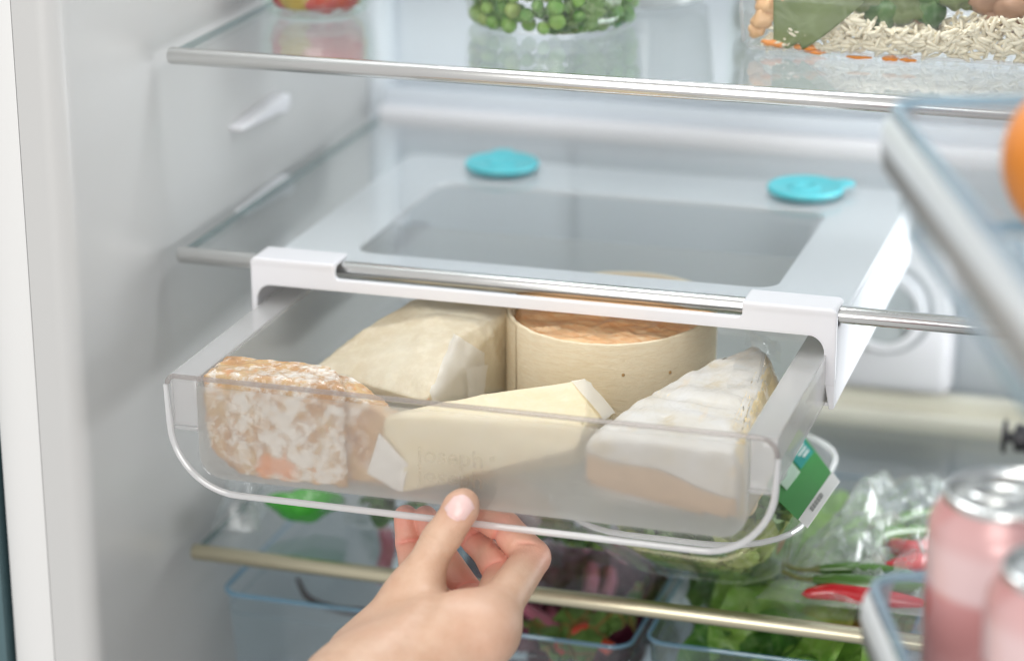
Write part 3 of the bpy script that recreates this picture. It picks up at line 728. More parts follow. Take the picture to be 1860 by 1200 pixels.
# brie wedge at right
b_t = thing('brie_wedge', 'white brie wedge in cling film along the right side of the drawer', 'cheese', (.31, -.06, ZF))
zt = -.026
top = [(1372, 624, -.022), (1398, 642, -.023), (1330, 795, -.0285), (1230, 775, -.0275), (1108, 766, -.028), (1200, 700, -.0265), (1300, 652, -.0245)]
topv = [P(*q) for q in top]
botv = [Vector((p.x+(.0115 if i in (1, 2) else .001), p.y, ZF+.0005)) for i, p in enumerate(topv)]+[Vector((topv[i].x+.009, topv[i].y, -.045)) for i in (1, 2)]
botv += [spot(1062, 868, y=-.118), spot(1062, 800, y=-.1180), spot(1330, 940, y=-.128), spot(1345, 830, y=-.126), spot(1200, 905, y=-.127), spot(1200, 800, y=-.1235)]
botv = [Vector((p.x, p.y, max(p.z, ZF+.0005))) for p in botv]
bg_ = hull(topv+botv, .0035, 5, .0009, 55, 9, 3)
for v in bg_.verts:                                 # long soft folds and cross creases in the rind under its film
    s = v.co.x*.55+v.co.y*-.2; f1 = noise.noise(Vector((v.co.x*95+v.co.y*30, v.co.y*22, 4))); f2 = abs(noise.noise(Vector((v.co.x*25, v.co.y*70, 9))))
    f3 = math.exp(-((v.co.y+.072+.25*(v.co.x-.30)+.004*noise.noise(v.co*60))/.0022)**2)+.8*math.exp(-((v.co.y+.103-.1*(v.co.x-.30)+.004*noise.noise(v.co*60))/.002)**2)
    v.co.z += (.0012*f1+.0016*(f2-.2)-.0011*f3)*(1 if v.co.z > -.045 else .2)
bg_.normal_update()
bo = obj('bloomy_rind', bg_, M_brie, b_t, True, angle=0)
bme = bo.data; bme.materials.append(M_briecut); bme.materials.append(M_brieband)
e0, e1 = topv[1], topv[2]; en = Vector((e1.y-e0.y, -(e1.x-e0.x), 0)).normalized()
Mi = world_of(b_t)
for p in bme.polygons:
    c = Mi @ p.center
    if p.normal.x > .60 and c.y > -.122: p.material_index = 1
bb = bvh_of(bo)
def band(u, v):
    px = 1056+(1336-1056)*u; py = 868+(945-868)*u-(20+36*(1-u*.35))*v+6*math.sin(u*9)*v
    q = onto(bb, px, py, .0012); q.z = max(q.z, ZF+.0004); return q
obj('lower_band', grid(band, 40, 8), M_brieband, b_t, True)  # tan band along the lower front of the wedge
def crumple(b, corners, nu, nv, lift, amp, seed, fr=70):
    def fn(u, v):
        (ax, ay), (bx, by), (cx, cy), (dx, dy) = corners
        px = (ax*(1-u)+bx*u)*(1-v)+(dx*(1-u)+cx*u)*v; py = (ay*(1-u)+by*u)*(1-v)+(dy*(1-u)+cy*u)*v
        q = onto(b, px, py, lift)
        return q+Vector((noise.noise(q*fr+Vector((seed, 0, 0))), noise.noise(q*fr+Vector((0, seed, 9))), noise.noise(q*fr+Vector((5, 0, seed)))))*amp
    return grid(fn, nu, nv)
obj('cling_film', crumple(bb, [(1335, 652), (1398, 640), (1396, 700), (1318, 712)], 30, 26, .0016, .0016, 3, 110), M_film, b_t, True, angle=0)
ta, tb = topv[0], topv[1]
def tuft(u, v):                                     # gathered film beyond the tip of the wedge
    q = ta.lerp(tb, u)+Vector((-.004+.008*u, -.010+.024*v, .0025+.006*math.sin(math.pi*min(1, v*1.1))-.012*v*v))
    return q+Vector((noise.noise(q*130), noise.noise(q*130+Vector((7, 0, 0))), 1.3*noise.noise(q*150+Vector((0, 9, 0)))))*.0022*(.3+v)
obj('cling_film', grid(tuft, 26, 24), M_film, b_t, True, angle=0)
obj('cling_film', crumple(bv, [(385, 664), (640, 684), (640, 712), (380, 690)], 50, 10, .0009, .0012, 4, 160), M_film, rc, True, angle=0)

# ------------------------------------------------------------------ the hand
def J(px, py, y): return spot(px, py, y=y)
th_tip, th_ip, th_mcp, th_cmc = J(838, 921, -.1465), J(800, 985, -.153), J(748, 1080, -.166), J(668, 1195, -.186)
ix = [J(874, 1150, -.186), J(966, 1012, -.127), J(916, 956, -.1195), J(868, 942, -.1205)]
md = [J(884, 1135, -.172), J(910, 1042, -.130), J(862, 978, -.1145), J(843, 955, -.1135)]
rg = [J(850, 1140, -.158), J(853, 1078, -.124), J(800, 1000, -.109), J(773, 940, -.1050)]
lt = [J(800, 1115, -.150), J(757, 1055, -.121), J(743, 985, -.108), J(737, 938, -.1065)]
wrist = J(655, 1290, -.225); arm = J(570, 1400, -.27)
pc = J(800, 1160, -.185)
def hand(X, Y, Z):
    def chain(pts, rad, k=.0035):
        d = None
        for i in range(len(pts)-1):
            e = sd_cone(X, Y, Z, pts[i], pts[i+1], rad[i], rad[i+1]); d = e if d is None else smin(d, e, k)
        return d
    palm = sd_cone(X, Y, Z, wrist, pc, .0275, .0205)
    palm = smin(palm, sd_cone(X, Y, Z, J(690, 1235, -.205), ix[0], .022, .0150), .018)
    palm = smin(palm, sd_cone(X, Y, Z, J(700, 1235, -.190), md[0], .021, .0145), .016)
    palm = smin(palm, sd_cone(X, Y, Z, J(720, 1235, -.178), lt[0], .020, .0120), .014)
    palm = smin(palm, sd_cone(X, Y, Z, wrist, arm, .0275, .032), .02)
    palm = smin(palm, sd_cone(X, Y, Z, th_cmc, th_mcp, .0170, .0112), .016)
    palm = smin(palm, sd_cone(X, Y, Z, J(775, 1130, -.172), J(855, 1140, -.180), .0080, .0115), .008)    # web between thumb and index
    thumb = chain([th_mcp, th_ip, th_tip], [.0112, .0093, .0083], .004)
    nb = J(843, 913, -.1435); thumb = smin(thumb, sd_cone(X, Y, Z, th_tip, nb, .0080, .0066), .003)
    d = smin(palm, thumb, .010)
    for pts, rad in ((ix, [.0112, .0090, .0078, .0067]), (md, [.0108, .0080, .0072, .0064]), (rg, [.0100, .0074, .0068, .0062]), (lt, [.0098, .0077, .0067, .0060])):
        f = chain(pts, rad, .0014); e = smin(palm, f, .006); d = np.minimum(d, e)
    d = smin(d, d+.0, .0001)
    cr = 0*X
    def crease(c, ax, wdt, dep, R0, inn=None):
        ax = ax.normalized(); s = (X-c.x)*ax.x+(Y-c.y)*ax.y+(Z-c.z)*ax.z
        rr = np.sqrt((X-c.x)**2+(Y-c.y)**2+(Z-c.z)**2)
        e = dep*np.exp(-(s/wdt)**2)*np.clip(1-(rr/R0)**4, 0, 1)
        if inn is not None:
            inn = inn.normalized(); e = e*np.clip(.2+((X-c.x)*inn.x+(Y-c.y)*inn.y+(Z-c.z)*inn.z)/.006, 0, 1)
        return e
    ax = th_tip-th_ip
    for o in (-.0034, -.0008, .0018): d = d+crease(th_ip+ax.normalized()*o, ax, .0007, .0006, .0125)
    for pts in (ix, md, rg, lt):
        for i in (1, 2): cr = cr+crease(pts[i], (pts[i+1]-pts[i-1]), .0010, .0013, .0125, (pts[i-1]-pts[i]).normalized()+(pts[i+1]-pts[i]).normalized())
    hand.crease = cr if X.ndim == 1 else None
    d = d+cr
    # tendon hollow at the thumb base
    d = d+.0022*np.exp(-(((X-J(800, 1060, -.176).x)/.0045)**2+((Z-J(800, 1060, -.176).z)/.012)**2))
    return d
pts_all = ix+md+rg+lt+[th_tip, wrist, pc, th_cmc, arm]
lo = [min(p[i] for p in pts_all)-.036 for i in range(3)]; hi = [max(p[i] for p in pts_all)+.036 for i in range(3)]
lo = [lo[0]-.002, lo[1]-.002, lo[2]-.002]
V, F = surface_nets(lo, hi, .00082, hand)
me = np_mesh('person', V, F)
bm = bmesh.new(); bm.from_mesh(me); 
bmesh.ops.recalc_face_normals(bm, faces=bm.faces)
for _ in range(1): bmesh.ops.smooth_vert(bm, verts=bm.verts, factor=.4, use_axis_x=True, use_axis_y=True, use_axis_z=True)
bm.to_mesh(me); bm.free()
at = me.attributes.new('blush', 'FLOAT', 'POINT')
co = np.array([v.co for v in me.vertices]); bl = np.zeros(len(co))
for p, r_b, s in [(ix[1], .013, .7), (ix[2], .013, 1), (ix[3], .012, 1), (md[1], .014, .95), (md[2], .014, 1), (md[3], .013, 1), (rg[1], .016, 1), (rg[2], .014, 1), (rg[3], .014, 1), (lt[1], .013, .8), (lt[2], .014, .9), (lt[3], .013, 1), (th_tip, .010, .30), (ix[0], .016, .25)]:
    d = np.linalg.norm(co-np.array(p), axis=1); bl = np.maximum(bl, s*np.exp(-(d/r_b)**2))
_ = hand(co[:, 0], co[:, 1], co[:, 2]); bl = np.clip(bl+np.clip(hand.crease/.0009, 0, 1)*.22, 0, 1)
at.data.foreach_set('value', bl.astype(np.float32))
me.materials.append(M_skin)
hp = bpy.data.objects.new('person', me); col.objects.link(hp); me.shade_smooth()
tag(hp, 'bare right hand of a person pinching the lower lip of the clear drawer', 'person')
hb = bvh_of(hp)
nail_c, nail_ax = (830, 926), None
def nail(u, v):
    a = (u-.5)*2                                   # across; v runs from the cuticle to the free edge
    cx, cy = 822+24*v, 942-40*v
    wd = 26*(1-.06*v)*(1-max(0, v-.75)**2*5)*(1-max(0, .2-v)**2*6)
    px = cx+.86*a*wd; py = cy+.50*a*wd-6*(a*a)*(1-v)+7*(a*a)*v
    return onto(hb, px, py, .0006-.0009*abs(a)**3+(.0003 if v > .85 else 0)-(.0004 if v < .1 else 0))
obj('thumb_nail', grid(nail, 16, 16), M_nail, hp, angle=0)

# ------------------------------------------------------------------ top shelf: jar, peas, rice
Z1 = .1118+.0006
def leafgeo(l, wd, ruffle=.004, curl=.3, seed=0, nu=18, nv=22, freq=60, tipw=.15):
    def fn(u, v):
        a = (u-.5)*2; ww = wd*math.sin(math.pi*min(1, (v*.92+.06)))**.6*(1-.2*v)
        e = abs(a)**1.5
        x = a*ww/2; y = v*l; z = -curl*l*(v-.35)**2+abs(a)**2*ww*.18
        n = noise.fractal(Vector((x*freq+seed*7, y*freq, seed)), .8, 2, 3); n2 = noise.noise(Vector((seed+3, y*freq*2.4, a*1.5)))
        return Vector((x+ruffle*.6*n2*e, y+ruffle*.5*n, z+ruffle*(n*.7+n2*1.6*e)))
    return grid(fn, nu, nv)
def place(geo, loc, rot, s=1.0):
    from mathutils import Euler
    M = Matrix.Translation(Vector(loc)) @ Euler(tuple(R(a) for a in rot)).to_matrix().to_4x4() @ Matrix.Scale(s, 4)
    return [M @ Vector(v) for v in geo[0]], geo[1]
jx, jy = .0390, .1130
t = thing('pepper_jar', 'glass jar of red and yellow pickled peppers on the top shelf', 'jar', (jx, jy, Z1))
obj('glass_body', lathe([(0, .0012), (.024, .0012), (.0265, .0), (.0285, .0012), (.0315, .006), (.0335, .014), (.0340, .022), (.0340, .085), (.028, .095), (.028, .105)], 56, (0, 0, 0), False, False), M_jar, t)
obj('glass_inside', lathe([(0, .0038), (.024, .0038), (.0285, .006), (.0312, .013), (.0318, .022), (.0318, .085)], 56), M_jar, t)
obj('base_ridges', merge(*[lathe([(.0, .0008), (.0006, .0005), (.0008, 0)], 6, (.0268*math.cos(R(a)), .0268*math.sin(R(a)), .0002)) for a in range(0, 360, 5)]), M_jar, t)
obj('lid', lathe([(0, .112), (.029, .112), (.0295, .110), (.0295, .100), (.0285, .0995)], 40), M_white, t)
def pepper(a, z, mat, s, name, lab, sq=.55, rr=.0195):
    bm = bmesh.new(); bmesh.ops.create_icosphere(bm, subdivisions=4, radius=.014*s)
    for v in bm.verts:
        v.co.y *= sq; v.co.z *= 1.05; v.co += v.co.normalized()*.0012*noise.noise(v.co*160+Vector((a, z, 0)))
    M = Matrix.Translation((jx+rr*math.cos(R(a)), jy+rr*math.sin(R(a)), Z1+z)) @ Matrix.Rotation(R(a+90), 4, 'Z') @ Matrix.Rotation(R((a*7) % 30-15), 4, 'Y')
    bm.transform(M); o = obj(name, bm, mat); tag(o, lab, 'pepper', 'pickled peppers in the jar'); return o
for a, z, m, s in ((218, .0165, 0, .98), (262, .0168, 1, 1.0), (303, .0168, 0, 1.05), (345, .0165, 0, 1.0), (30, .0165, 1, 1.0), (80, .0165, 0, 1.0), (125, .0165, 0, 1), (170, .0165, 0, 1),
                   (240, .043, 0, 1.1), (285, .043, 1, 1.1), (330, .043, 0, 1.1), (195, .043, 0, 1.1), (15, .043, 0, 1.1), (75, .043, 1, 1.1), (135, .043, 0, 1.1)):
    pepper(a, z, M_pepyel if m else M_pepred, s, 'pickled_pepper', 'yellow pickled pepper pressed against the jar glass' if m else 'red pickled pepper pressed against the jar glass')
# small garlic seeds between the peppers
px_, py_ = .1735, .1225
pt = thing('pea_tub', 'round clear plastic tub of green peas and curly kale on the top shelf', 'tub', (px_, py_, Z1))
tp = [(0, .0006), (.041, .0006), (.0445, .0014), (.0468, .0040), (.0480, .010), (.0500, .030), (.0530, .066), (.0545, .067), (.0545, .0685)]
obj('tub_body', lathe(tp, 64), M_tub, pt)
obj('tub_lid', lathe([(.0545, .066), (.0550, .067), (.0550, .072), (.0520, .073), (0, .073)], 48), M_tub, pt)
def tubr(z):
    for (r0, z0), (r1, z1) in zip(tp[1:], tp[2:]):
        if z0 <= z <= z1: return r0+(r1-r0)*(z-z0)/(z1-z0+1e-9)
    return .05
pm = bmesh.new(); bmesh.ops.create_icosphere(pm, subdivisions=3, radius=.0046)
for v in pm.verts:
    if v.co.z > .0030: v.co.z = .0030+(v.co.z-.0030)*.25
peame = bpy.data.meshes.new('pea'); pm.to_mesh(peame); pm.free(); peame.materials.append(M_pea); peame.shade_smooth()
placed = []
rng = random.Random(3)
tries = 0
while len(placed) < 190 and tries < 30000:
    tries += 1
    z = rng.uniform(.0046, .060) if tries > 500 else .0046+.0006*rng.random(); a = rng.uniform(165, 375); dep = rng.choice((0, 0, .007))
    rr = tubr(z)-.0052-dep
    kale = a > 292 and z < .022+.012*math.sin(a*.2) and a < 352
    if kale: continue
    p = Vector((rr*math.cos(R(a)), rr*math.sin(R(a)), z))
    if all((p-q).length > .0079 for q in placed): placed.append(p)
for p in placed:
    o = bpy.data.objects.new('pea', peame); col.objects.link(o); o.location = Vector((px_, py_, Z1))+p
    o.rotation_euler = (rng.uniform(0, 6), rng.uniform(0, 6), rng.uniform(0, 6)); s = rng.uniform(.80, 1.14); o.scale = (s, s*rng.uniform(.9, 1), s*rng.uniform(.88, 1))
    tag(o, 'single round green pea heaped inside the clear round tub', 'pea', 'peas in the round tub')
for i, (a, z, rx) in enumerate(((298, .006, 60), (312, .008, 75), (325, .007, 50), (338, .009, 70), (318, .016, 80), (334, .018, 60), (346, .008, 65), (305, .013, 70), (352, .016, 60), (290, .005, 40))):
    rr = tubr(z)-.006
    g = place(leafgeo(.020, .020, .0050, .2, i+20, 20, 20, 170), (px_+rr*math.cos(R(a)), py_+rr*math.sin(R(a)), Z1+z-.006), (rx, 0, a+90), 1.0)
    g = ([Vector((v.x, v.y, max(v.z, Z1+.0012))) for v in g[0]], g[1])
    k2 = []
    for v in g[0]:
        d = Vector((v.x-px_, v.y-py_)); rm = tubr(min(.06, max(.001, v.z-Z1)))-.0014
        if d.length > rm: d = d.normalized()*rm
        k2.append(Vector((px_+d.x, py_+d.y, v.z)))
    o = obj('kale_leaf', (k2, g[1]), M_kale if i % 3 else M_lettuce_d, angle=0); tag(o, 'small curly kale leaf among peas in the round tub', 'kale leaf', 'kale leaves in the round tub')
# tub behind
t = thing('plastic_tub', 'plain pale plastic tub half hidden behind the round pea tub', 'tub', (.205, .195, Z1))
obj('tub_body', lathe([(0, .0005), (.034, .0005), (.038, .003), (.041, .03), (.044, .07)], 48), thin('pale_tub', (.9, .92, .92), .05, .1, .5, (.72, .75, .76)), t)
obj('tub_lid', lathe([(.0455, .066), (.046, .072), (0, .073)], 40), M_offwhite, t)
# jar of olives at the back
t = thing('olive_jar', 'tall dim jar of green olives at the back between pea tub and rice box', 'jar', (.274, .235, Z1))
obj('glass_body', lathe([(0, .001), (.024, .001), (.0265, .003), (.0275, .01), (.0275, .09), (.023, .10), (.023, .11)], 40), M_jar, t)
om = bmesh.new(); bmesh.ops.create_icosphere(om, subdivisions=2, radius=.009)
for v in om.verts: v.co.z *= 1.25
ome = bpy.data.meshes.new('olive'); om.to_mesh(ome); om.free(); ome.materials.append(M_olive); ome.shade_smooth()
rng = random.Random(5)
for lv in range(4):
    for k in range(6):
        a = R(60*k+30*(lv % 2)+180); o = bpy.data.objects.new('olive', ome); col.objects.link(o)
        o.location = (.274+.0165*math.cos(a), .235+.0165*math.sin(a), Z1+.013+.0205*lv); o.rotation_euler = (rng.uniform(-.3, .3), rng.uniform(-.3, .3), 0)
        tag(o, 'green olive packed in the dim jar at the back', 'olive', 'olives in the back jar')

# rice box
M_bead_clear = thin('clear_edge', (.95, .95, .95), .07, .06, .22, (.9, .9, .9))
RX0, RX1, RY0, RY1 = .2870, .4550, .0775, .190
rt = thing('rice_box', 'clear rectangular food box of rice, leaf and vegetables at the right of the top shelf', 'food box', ((RX0+RX1)/2, (RY0+RY1)/2, Z1))
def rr3(e, z, r): return [(x, y, z) for x, y in rrect(RX0+e, RX1-e, RY0+e, RY1-e, r, 6)]
prof = [(.0075, .0004, .006), (.0045, .0008, .008), (.0022, .0022, .009), (.0008, .0055, .010), (-.0005, .02, .011), (-.003, .055, .013)]
obj('box_body', loft([rr3(e, Z1+z, r) for e, z, r in prof], True, False), M_tub, rt, True, angle=50)

obj('corner_edge', tube([(RX0+.0018, RY0+.0040, Z1+.004), (RX0+.0004, RY0+.0030, Z1+.020), (RX0-.001, RY0+.0016, Z1+.055)], .0010, 8), M_bead_clear, rt, True)
obj('bottom_edge', tube(rr3(.0030, Z1+.0014, .0085), .0011, 8, closed=True), M_bead_clear, rt, True)
rng = random.Random(11)
def rice_top(x):                                    # heap profile against the front wall
    u = (x-.300)/.15
    return Z1+.004+.0135*max(0, min(1, (u-.02)/.25))+.004*math.sin(u*9)+.006*max(0, u-.55)
gm = bmesh.new(); bmesh.ops.create_icosphere(gm, subdivisions=2, radius=.0013)
for v in gm.verts: v.co.x *= 3.4*(1-.0*abs(v.co.x)); v.co.z += .00022*math.sin(v.co.x*350)
gme = bpy.data.meshes.new('rice_grain'); gm.to_mesh(gme); gm.free(); gme.materials.append(M_rice); gme.shade_smooth()
ct = thing('cooked_rice', 'heap of cooked long white rice grains inside the rectangular food box', 'rice', (.38, .09, Z1+.003))
made = 0
Mr = world_of(ct).inverted()
while made < 300:
    x = rng.uniform(.300, .4500); zt_ = rice_top(x)
    z = Z1+.0020+(zt_-Z1-.0020)*rng.random()**.9; y = RY0+.0030+.0006+rng.uniform(0, .0016)
    if z < Z1+.0032 and rng.random() < .3: continue
    o = bpy.data.objects.new('rice_grain', gme); col.objects.link(o); o.parent = ct; o.location = Mr @ Vector((x, y, z))
    o.rotation_euler = (rng.uniform(-.5, .5), rng.uniform(-1.3, 1.3)*rng.choice((.4, 1)), rng.uniform(-.35, .35)); s = rng.uniform(.72, 1.05); o.scale = (s, s, s); made += 1
gb = bmesh.new(); bmesh.ops.create_icosphere(gb, subdivisions=1, radius=.00112)
gv = [Vector((v.co.x*3.6, v.co.y, v.co.z)) for v in gb.verts]; gf = [tuple(v.index for v in f.verts) for f in gb.faces]; gb.free()
from mathutils import Euler
parts = []
for i in range(1000):
    x = rng.uniform(.300, .4500); y = RY0+.005+rng.random()**1.7*.03; zt_ = rice_top(x)+.15*(y-RY0); z = Z1+.0020+(zt_-Z1-.002)*rng.random()**.6
    e = Euler((rng.uniform(-1, 1), rng.uniform(-1.2, 1.2), rng.uniform(-1.5, 1.5))).to_matrix()
    parts.append(([e @ v+Vector((x, y, z)) for v in gv], gf))
o = obj('rice_heap', merge(*parts), M_rice, ct, True); o['kind'] = 'stuff'
# the leaf standing against the front wall, sauce, carrot and darker vegetables
def bigleaf(u, v):
    px = 1398+v*170+(-16+30*u)*(1-v)*0; a = u
    px = 1405+165*a; py = -60+(150-12*abs(a-.15)*8)*v if a < .3 else -60+(60+92*(1-((a-.3)/.72)**1.2))*v
    q = spot(px, py, y=RY0+.0028+.0012*math.sin(a*5+v*2)); q.z = max(q.z, Z1+.0014); return q
o = obj('spinach_leaf', grid(bigleaf, 26, 26), M_spinach, angle=0); tag(o, 'broad dull green leaf pressed against the front of the rice box', 'leaf')
o.modifiers.new('thickness', 'SOLIDIFY').thickness = .0004
def chunk(px, py, y, s, mat, name, lab, cat, grp=None, seed=0, sq=(1, .6, 1)):
    bm = bmesh.new(); bmesh.ops.create_icosphere(bm, subdivisions=3, radius=s)
    for v in bm.verts:
        v.co = Vector((v.co.x*sq[0], v.co.y*sq[1], v.co.z*sq[2])); v.co += v.co.normalized()*s*.35*noise.fractal(v.co*(1.2/s)+Vector((seed, 0, 0)), .9, 2, 3)
    p = spot(px, py, y=y); bm.transform(Matrix.Translation(p)); o = obj(name, bm, mat, angle=0); tag(o, lab, cat, grp); return o
YI = RY0+.006
for i, (px, py, s, sq) in enumerate(((1410, 80, .0034, (2.0, .6, .5)), (1398, 77, .003, (1.6, .6, .6)), (1464, 86, .0034, (2.3, .6, .5)), (1482, 94, .003, (2.0, .6, .4)), (1560, 104, .003, (2.4, .5, .25)), (1618, 106, .003, (1.4, .5, .5)), (1650, 109, .0028, (1.6, .5, .35)))):
    chunk(px, py, YI-.002, s, M_carrot, 'carrot_piece', 'bright orange shred of carrot at the bottom of the rice box', 'carrot piece', 'carrot shreds in the rice box', i, sq)
for i, (px, py, s) in enumerate(((1385, 35, .006), (1395, 10, .0055), (1375, 55, .0045), (1415, -8, .006), (1382, -20, .006))):
    chunk(px, py, YI+.001, s, M_ricedark, 'sauce_clump', 'pale orange clump of sauced rice in the left end of the food box', 'rice clump', 'sauced rice clumps', i+9)
for i, (px, py, s, m) in enumerate(((1600, 20, .010, 0), (1650, 10, .010, 1), (1690, 22, .008, 0), (1640, -20, .012, 1), (1580, -10, .011, 1), (1790, -5, .010, 2), (1835, 10, .010, 2), (1810, 30, .007, 2), (1740, -15, .010, 1), (1850, 45, .006, 2), (1700, -20, .010, 0), (1672, 30, .004, 2), (1760, 0, .006, 1))):
    chunk(px, py, YI+.010, s, (M_lettuce_d, M_spinach, M_curryveg)[m], ('cooked_greens', 'cooked_greens', 'roast_vegetable')[m], ('dark clump of cooked greens above the rice', 'dull green cooked vegetable above the rice', 'brown roast vegetable chunk above the rice at right')[m], 'vegetable', ('dark greens in the rice box', 'green vegetables in the rice box', 'roast vegetables in the rice box')[m], i+31)

# ------------------------------------------------------------------ lower shelf
Z3 = -.1735+.0035
st = thing('salad_clamshell', 'clear clamshell bowl of lettuce with green label, right of the lower shelf', 'salad bowl', (.285, .06, Z3))
def ring(cx, cy, hx, hy, z, r): return [(x, y, z) for x, y in rrect(cx-hx, cx+hx, cy-hy, cy+hy, r, 7)]
SB = [(.281, .066, .034, .026, Z3+.0003, .02), (.281, .064, .042, .036, Z3+.003, .026), (.2815, .055, .050, .052, Z3+.016, .034), (.282, .043, .056, .068, Z3+.036, .04), (.283, .033, .0605, .082, Z3+.058, .042)]
obj('bowl', loft([ring(*q) for q in SB], True, False), M_tub, st, True, angle=60)
rimp = ring(.2835, .033, .0625, .084, Z3+.0600, .043)
obj('rim', tube(rimp, .0016, 8, closed=True), M_bead, st, True)
obj('rim_flange', loft([ring(.2835, .033, .0605, .082, Z3+.0585, .042), ring(.2835, .033, .0655, .087, Z3+.0592, .045)], False, False), M_tub, st, True)
obj('lid', loft([ring(.2835, .033, .0605, .082, Z3+.0605, .042), ring(.2835, .033, .055, .076, Z3+.066, .038), ring(.2835, .033, .05, .07, Z3+.068, .035)], False, True), M_film, st, True, angle=60)
rng = random.Random(21)
for i in range(52):
    a = rng.uniform(0, 6.28); k = rng.random()**.45; lv = rng.random()
    cx, cy = .282+.036*k*math.cos(a), .045+.045*k*math.sin(a); z = Z3+.010+.040*lv
    g = place(leafgeo(.05, .045, .010, .6, i+50, 14, 14, 80), (cx, cy, z), (rng.uniform(-60, 60), rng.uniform(-50, 50), rng.uniform(0, 360)))
    vs = []
    for v in g[0]:
        f = max(0, min(1, (v.z-Z3)/.058)); hx = .030+.026*f; hy = .022+.056*f; cyy = .066-.033*f
        dx, dy = (v.x-.282)/hx, (v.y-cyy)/hy; q = (dx**4+dy**4)**.25
        if q > 1: dx /= q; dy /= q
        vs.append(Vector((.282+dx*hx, cyy+dy*hy, min(max(v.z, Z3+.002), Z3+.057))))
    o = obj('lettuce_leaf', (vs, g[1]), (M_lettuce_p, M_lettuce, M_lettuce_p, M_kale)[i % 4], angle=0); tag(o, 'crumpled green lettuce leaf packed in the clamshell bowl', 'lettuce leaf', 'lettuce leaves in the clamshell')
ZL = Z3+.0690
A, B, C, D = spot(1432, 752, z=ZL), spot(1512, 860, z=ZL), spot(1452, 945, z=ZL), spot(1352, 850, z=ZL)
def lab(u, v, dz=0): q = A.lerp(B, u).lerp(D.lerp(C, u), v); return Vector((q.x, q.y, ZL+dz))
def card(name, u0, u1, v0, v1, mat, dz, par, th=.0003):
    P4 = [lab(u0, v0, dz), lab(u1, v0, dz), lab(u1, v1, dz), lab(u0, v1, dz)]
    vs = P4+[p-Vector((0, 0, th)) for p in P4]
    return obj(name, (vs, [(0, 1, 2, 3), (7, 6, 5, 4), (0, 4, 5, 1), (1, 5, 6, 2), (2, 6, 7, 3), (3, 7, 4, 0)]), mat, par, True, smooth=False)
lb = card('label', 0, 1, 0, 1, M_lab_green, 0, st)
card('label_panel', .02, .36, .02, .36, M_lab_lime, .0004, lb); card('label_panel', .36, .62, .04, .40, M_lab_teal, .0006, lb)
card('label_panel', .30, .64, .44, .80, M_lab_pale, .0006, lb); card('label_edge', .985, 1.14, -.02, 1.0, M_lab_white, .0003, lb)
for k in range(3): card('print_line', .42+.06*k, .445+.06*k, .10, .34-.05*k, M_lab_white, .0008, lb)
for k in range(16): card('print_bar', 1.02, 1.08, .40+.022*k, .40+.022*k+.004*(1+k % 3), M_print, .0006, lb)
for k in range(2): card('print_line', .40+.1*k, .42+.1*k, .62, .74, M_print, .0008, lb)

# chillies in a bag
def chilli(pts, r, mat, lab, stalk=True, n=22):
    c = spline(pts, n); rad = [r*min(1, (math.sin(math.pi*(.06+.90*(i/(n-1))))**.55)) for i in range(n)]; rad[-1] = r*.1
    t = thing('chilli', lab, 'chilli', pts[0])
    obj('pod', tube(c, rad, 12), mat, t, True, angle=60)
    if stalk:
        d = (c[0]-c[2]).normalized(); s = [c[0]-d*.002, c[0]+d*.008, c[0]+d*.018+Vector((0, .003, .002))]
        obj('stalk', tube(spline(s, 8), [.0024, .0016, .0013, .0012, .0012, .0012, .0013, .0014], 8), M_stalk, t, True)
def S3(px, py, h=.006): return spot(px, py, z=Z3+h)
chilli([S3(1680, 1096), S3(1600, 1086), S3(1520, 1074), S3(1456, 1078, .004)], .0054, M_chilred, 'red chilli nearest the shelf edge at front of the bag')
chilli([S3(1478, 1052, .009), S3(1540, 1058, .010), S3(1620, 1066, .010), S3(1700, 1070, .008)], .0055, M_chilgreen, 'green chilli lying just behind the front red chilli')
chilli([S3(1482, 1033, .012), S3(1540, 1032, .013), S3(1600, 1036, .012), S3(1660, 1042, .010)], .0040, M_chilgreen, 'thin dark green chilli, third row of the bag')
chilli([S3(1600, 1034, .011), S3(1660, 1024, .012), S3(1740, 1016, .010)], .0058, M_chilred, 'red chilli half hidden behind the door bin rim', False)
chilli([S3(1575, 1012, .006), S3(1590, 980, .010), S3(1625, 968, .010), S3(1720, 962, .006)], .0062, M_chilgreen, 'curved green chilli in the middle of the bag')
chilli([S3(1610, 985, .006), S3(1660, 1000, .008), S3(1740, 985, .008)], .0060, M_chilred, 'dark red chilli near the pink can, middle of the bag')
chilli([S3(1618, 950, .010), S3(1650, 940, .010), S3(1740, 925, .008)], .0045, M_chilgreen, 'slim green chilli at the back of the bag')
def bag(corners, nu, nv, h, amp, seed, edge=.001):
    (ax, ay), (bx, by), (cx, cy), (dx, dy) = corners
    def fn(u, v):
        px = (ax*(1-u)+bx*u)*(1-v)+(dx*(1-u)+cx*u)*v; py = (ay*(1-u)+by*u)*(1-v)+(dy*(1-u)+cy*u)*v
        p = spot(px, py, z=Z3+.002)
        b = (math.sin(math.pi*u)*math.sin(math.pi*v))**.5
        n = noise.fractal(p*60+Vector((seed, 0, 0)), .8, 2.1, 4); m = abs(noise.noise(p*45+Vector((0, seed, 2))))
        return Vector((p.x, p.y, Z3+edge+b*h*(1+.3*n)+amp*b*(n-1.6*m+.4)))
    return grid(fn, nu, nv)
bgt = thing('produce_bag', 'crumpled clear plastic bag of red and green chillies on the lower shelf', 'bag', (.36, .07, Z3))
obj('bag_film', bag([(1372, 1082), (1760, 1125), (1790, 900), (1640, 862)], 64, 54, .022, .0040, 3), M_bag, bgt, True, angle=0)
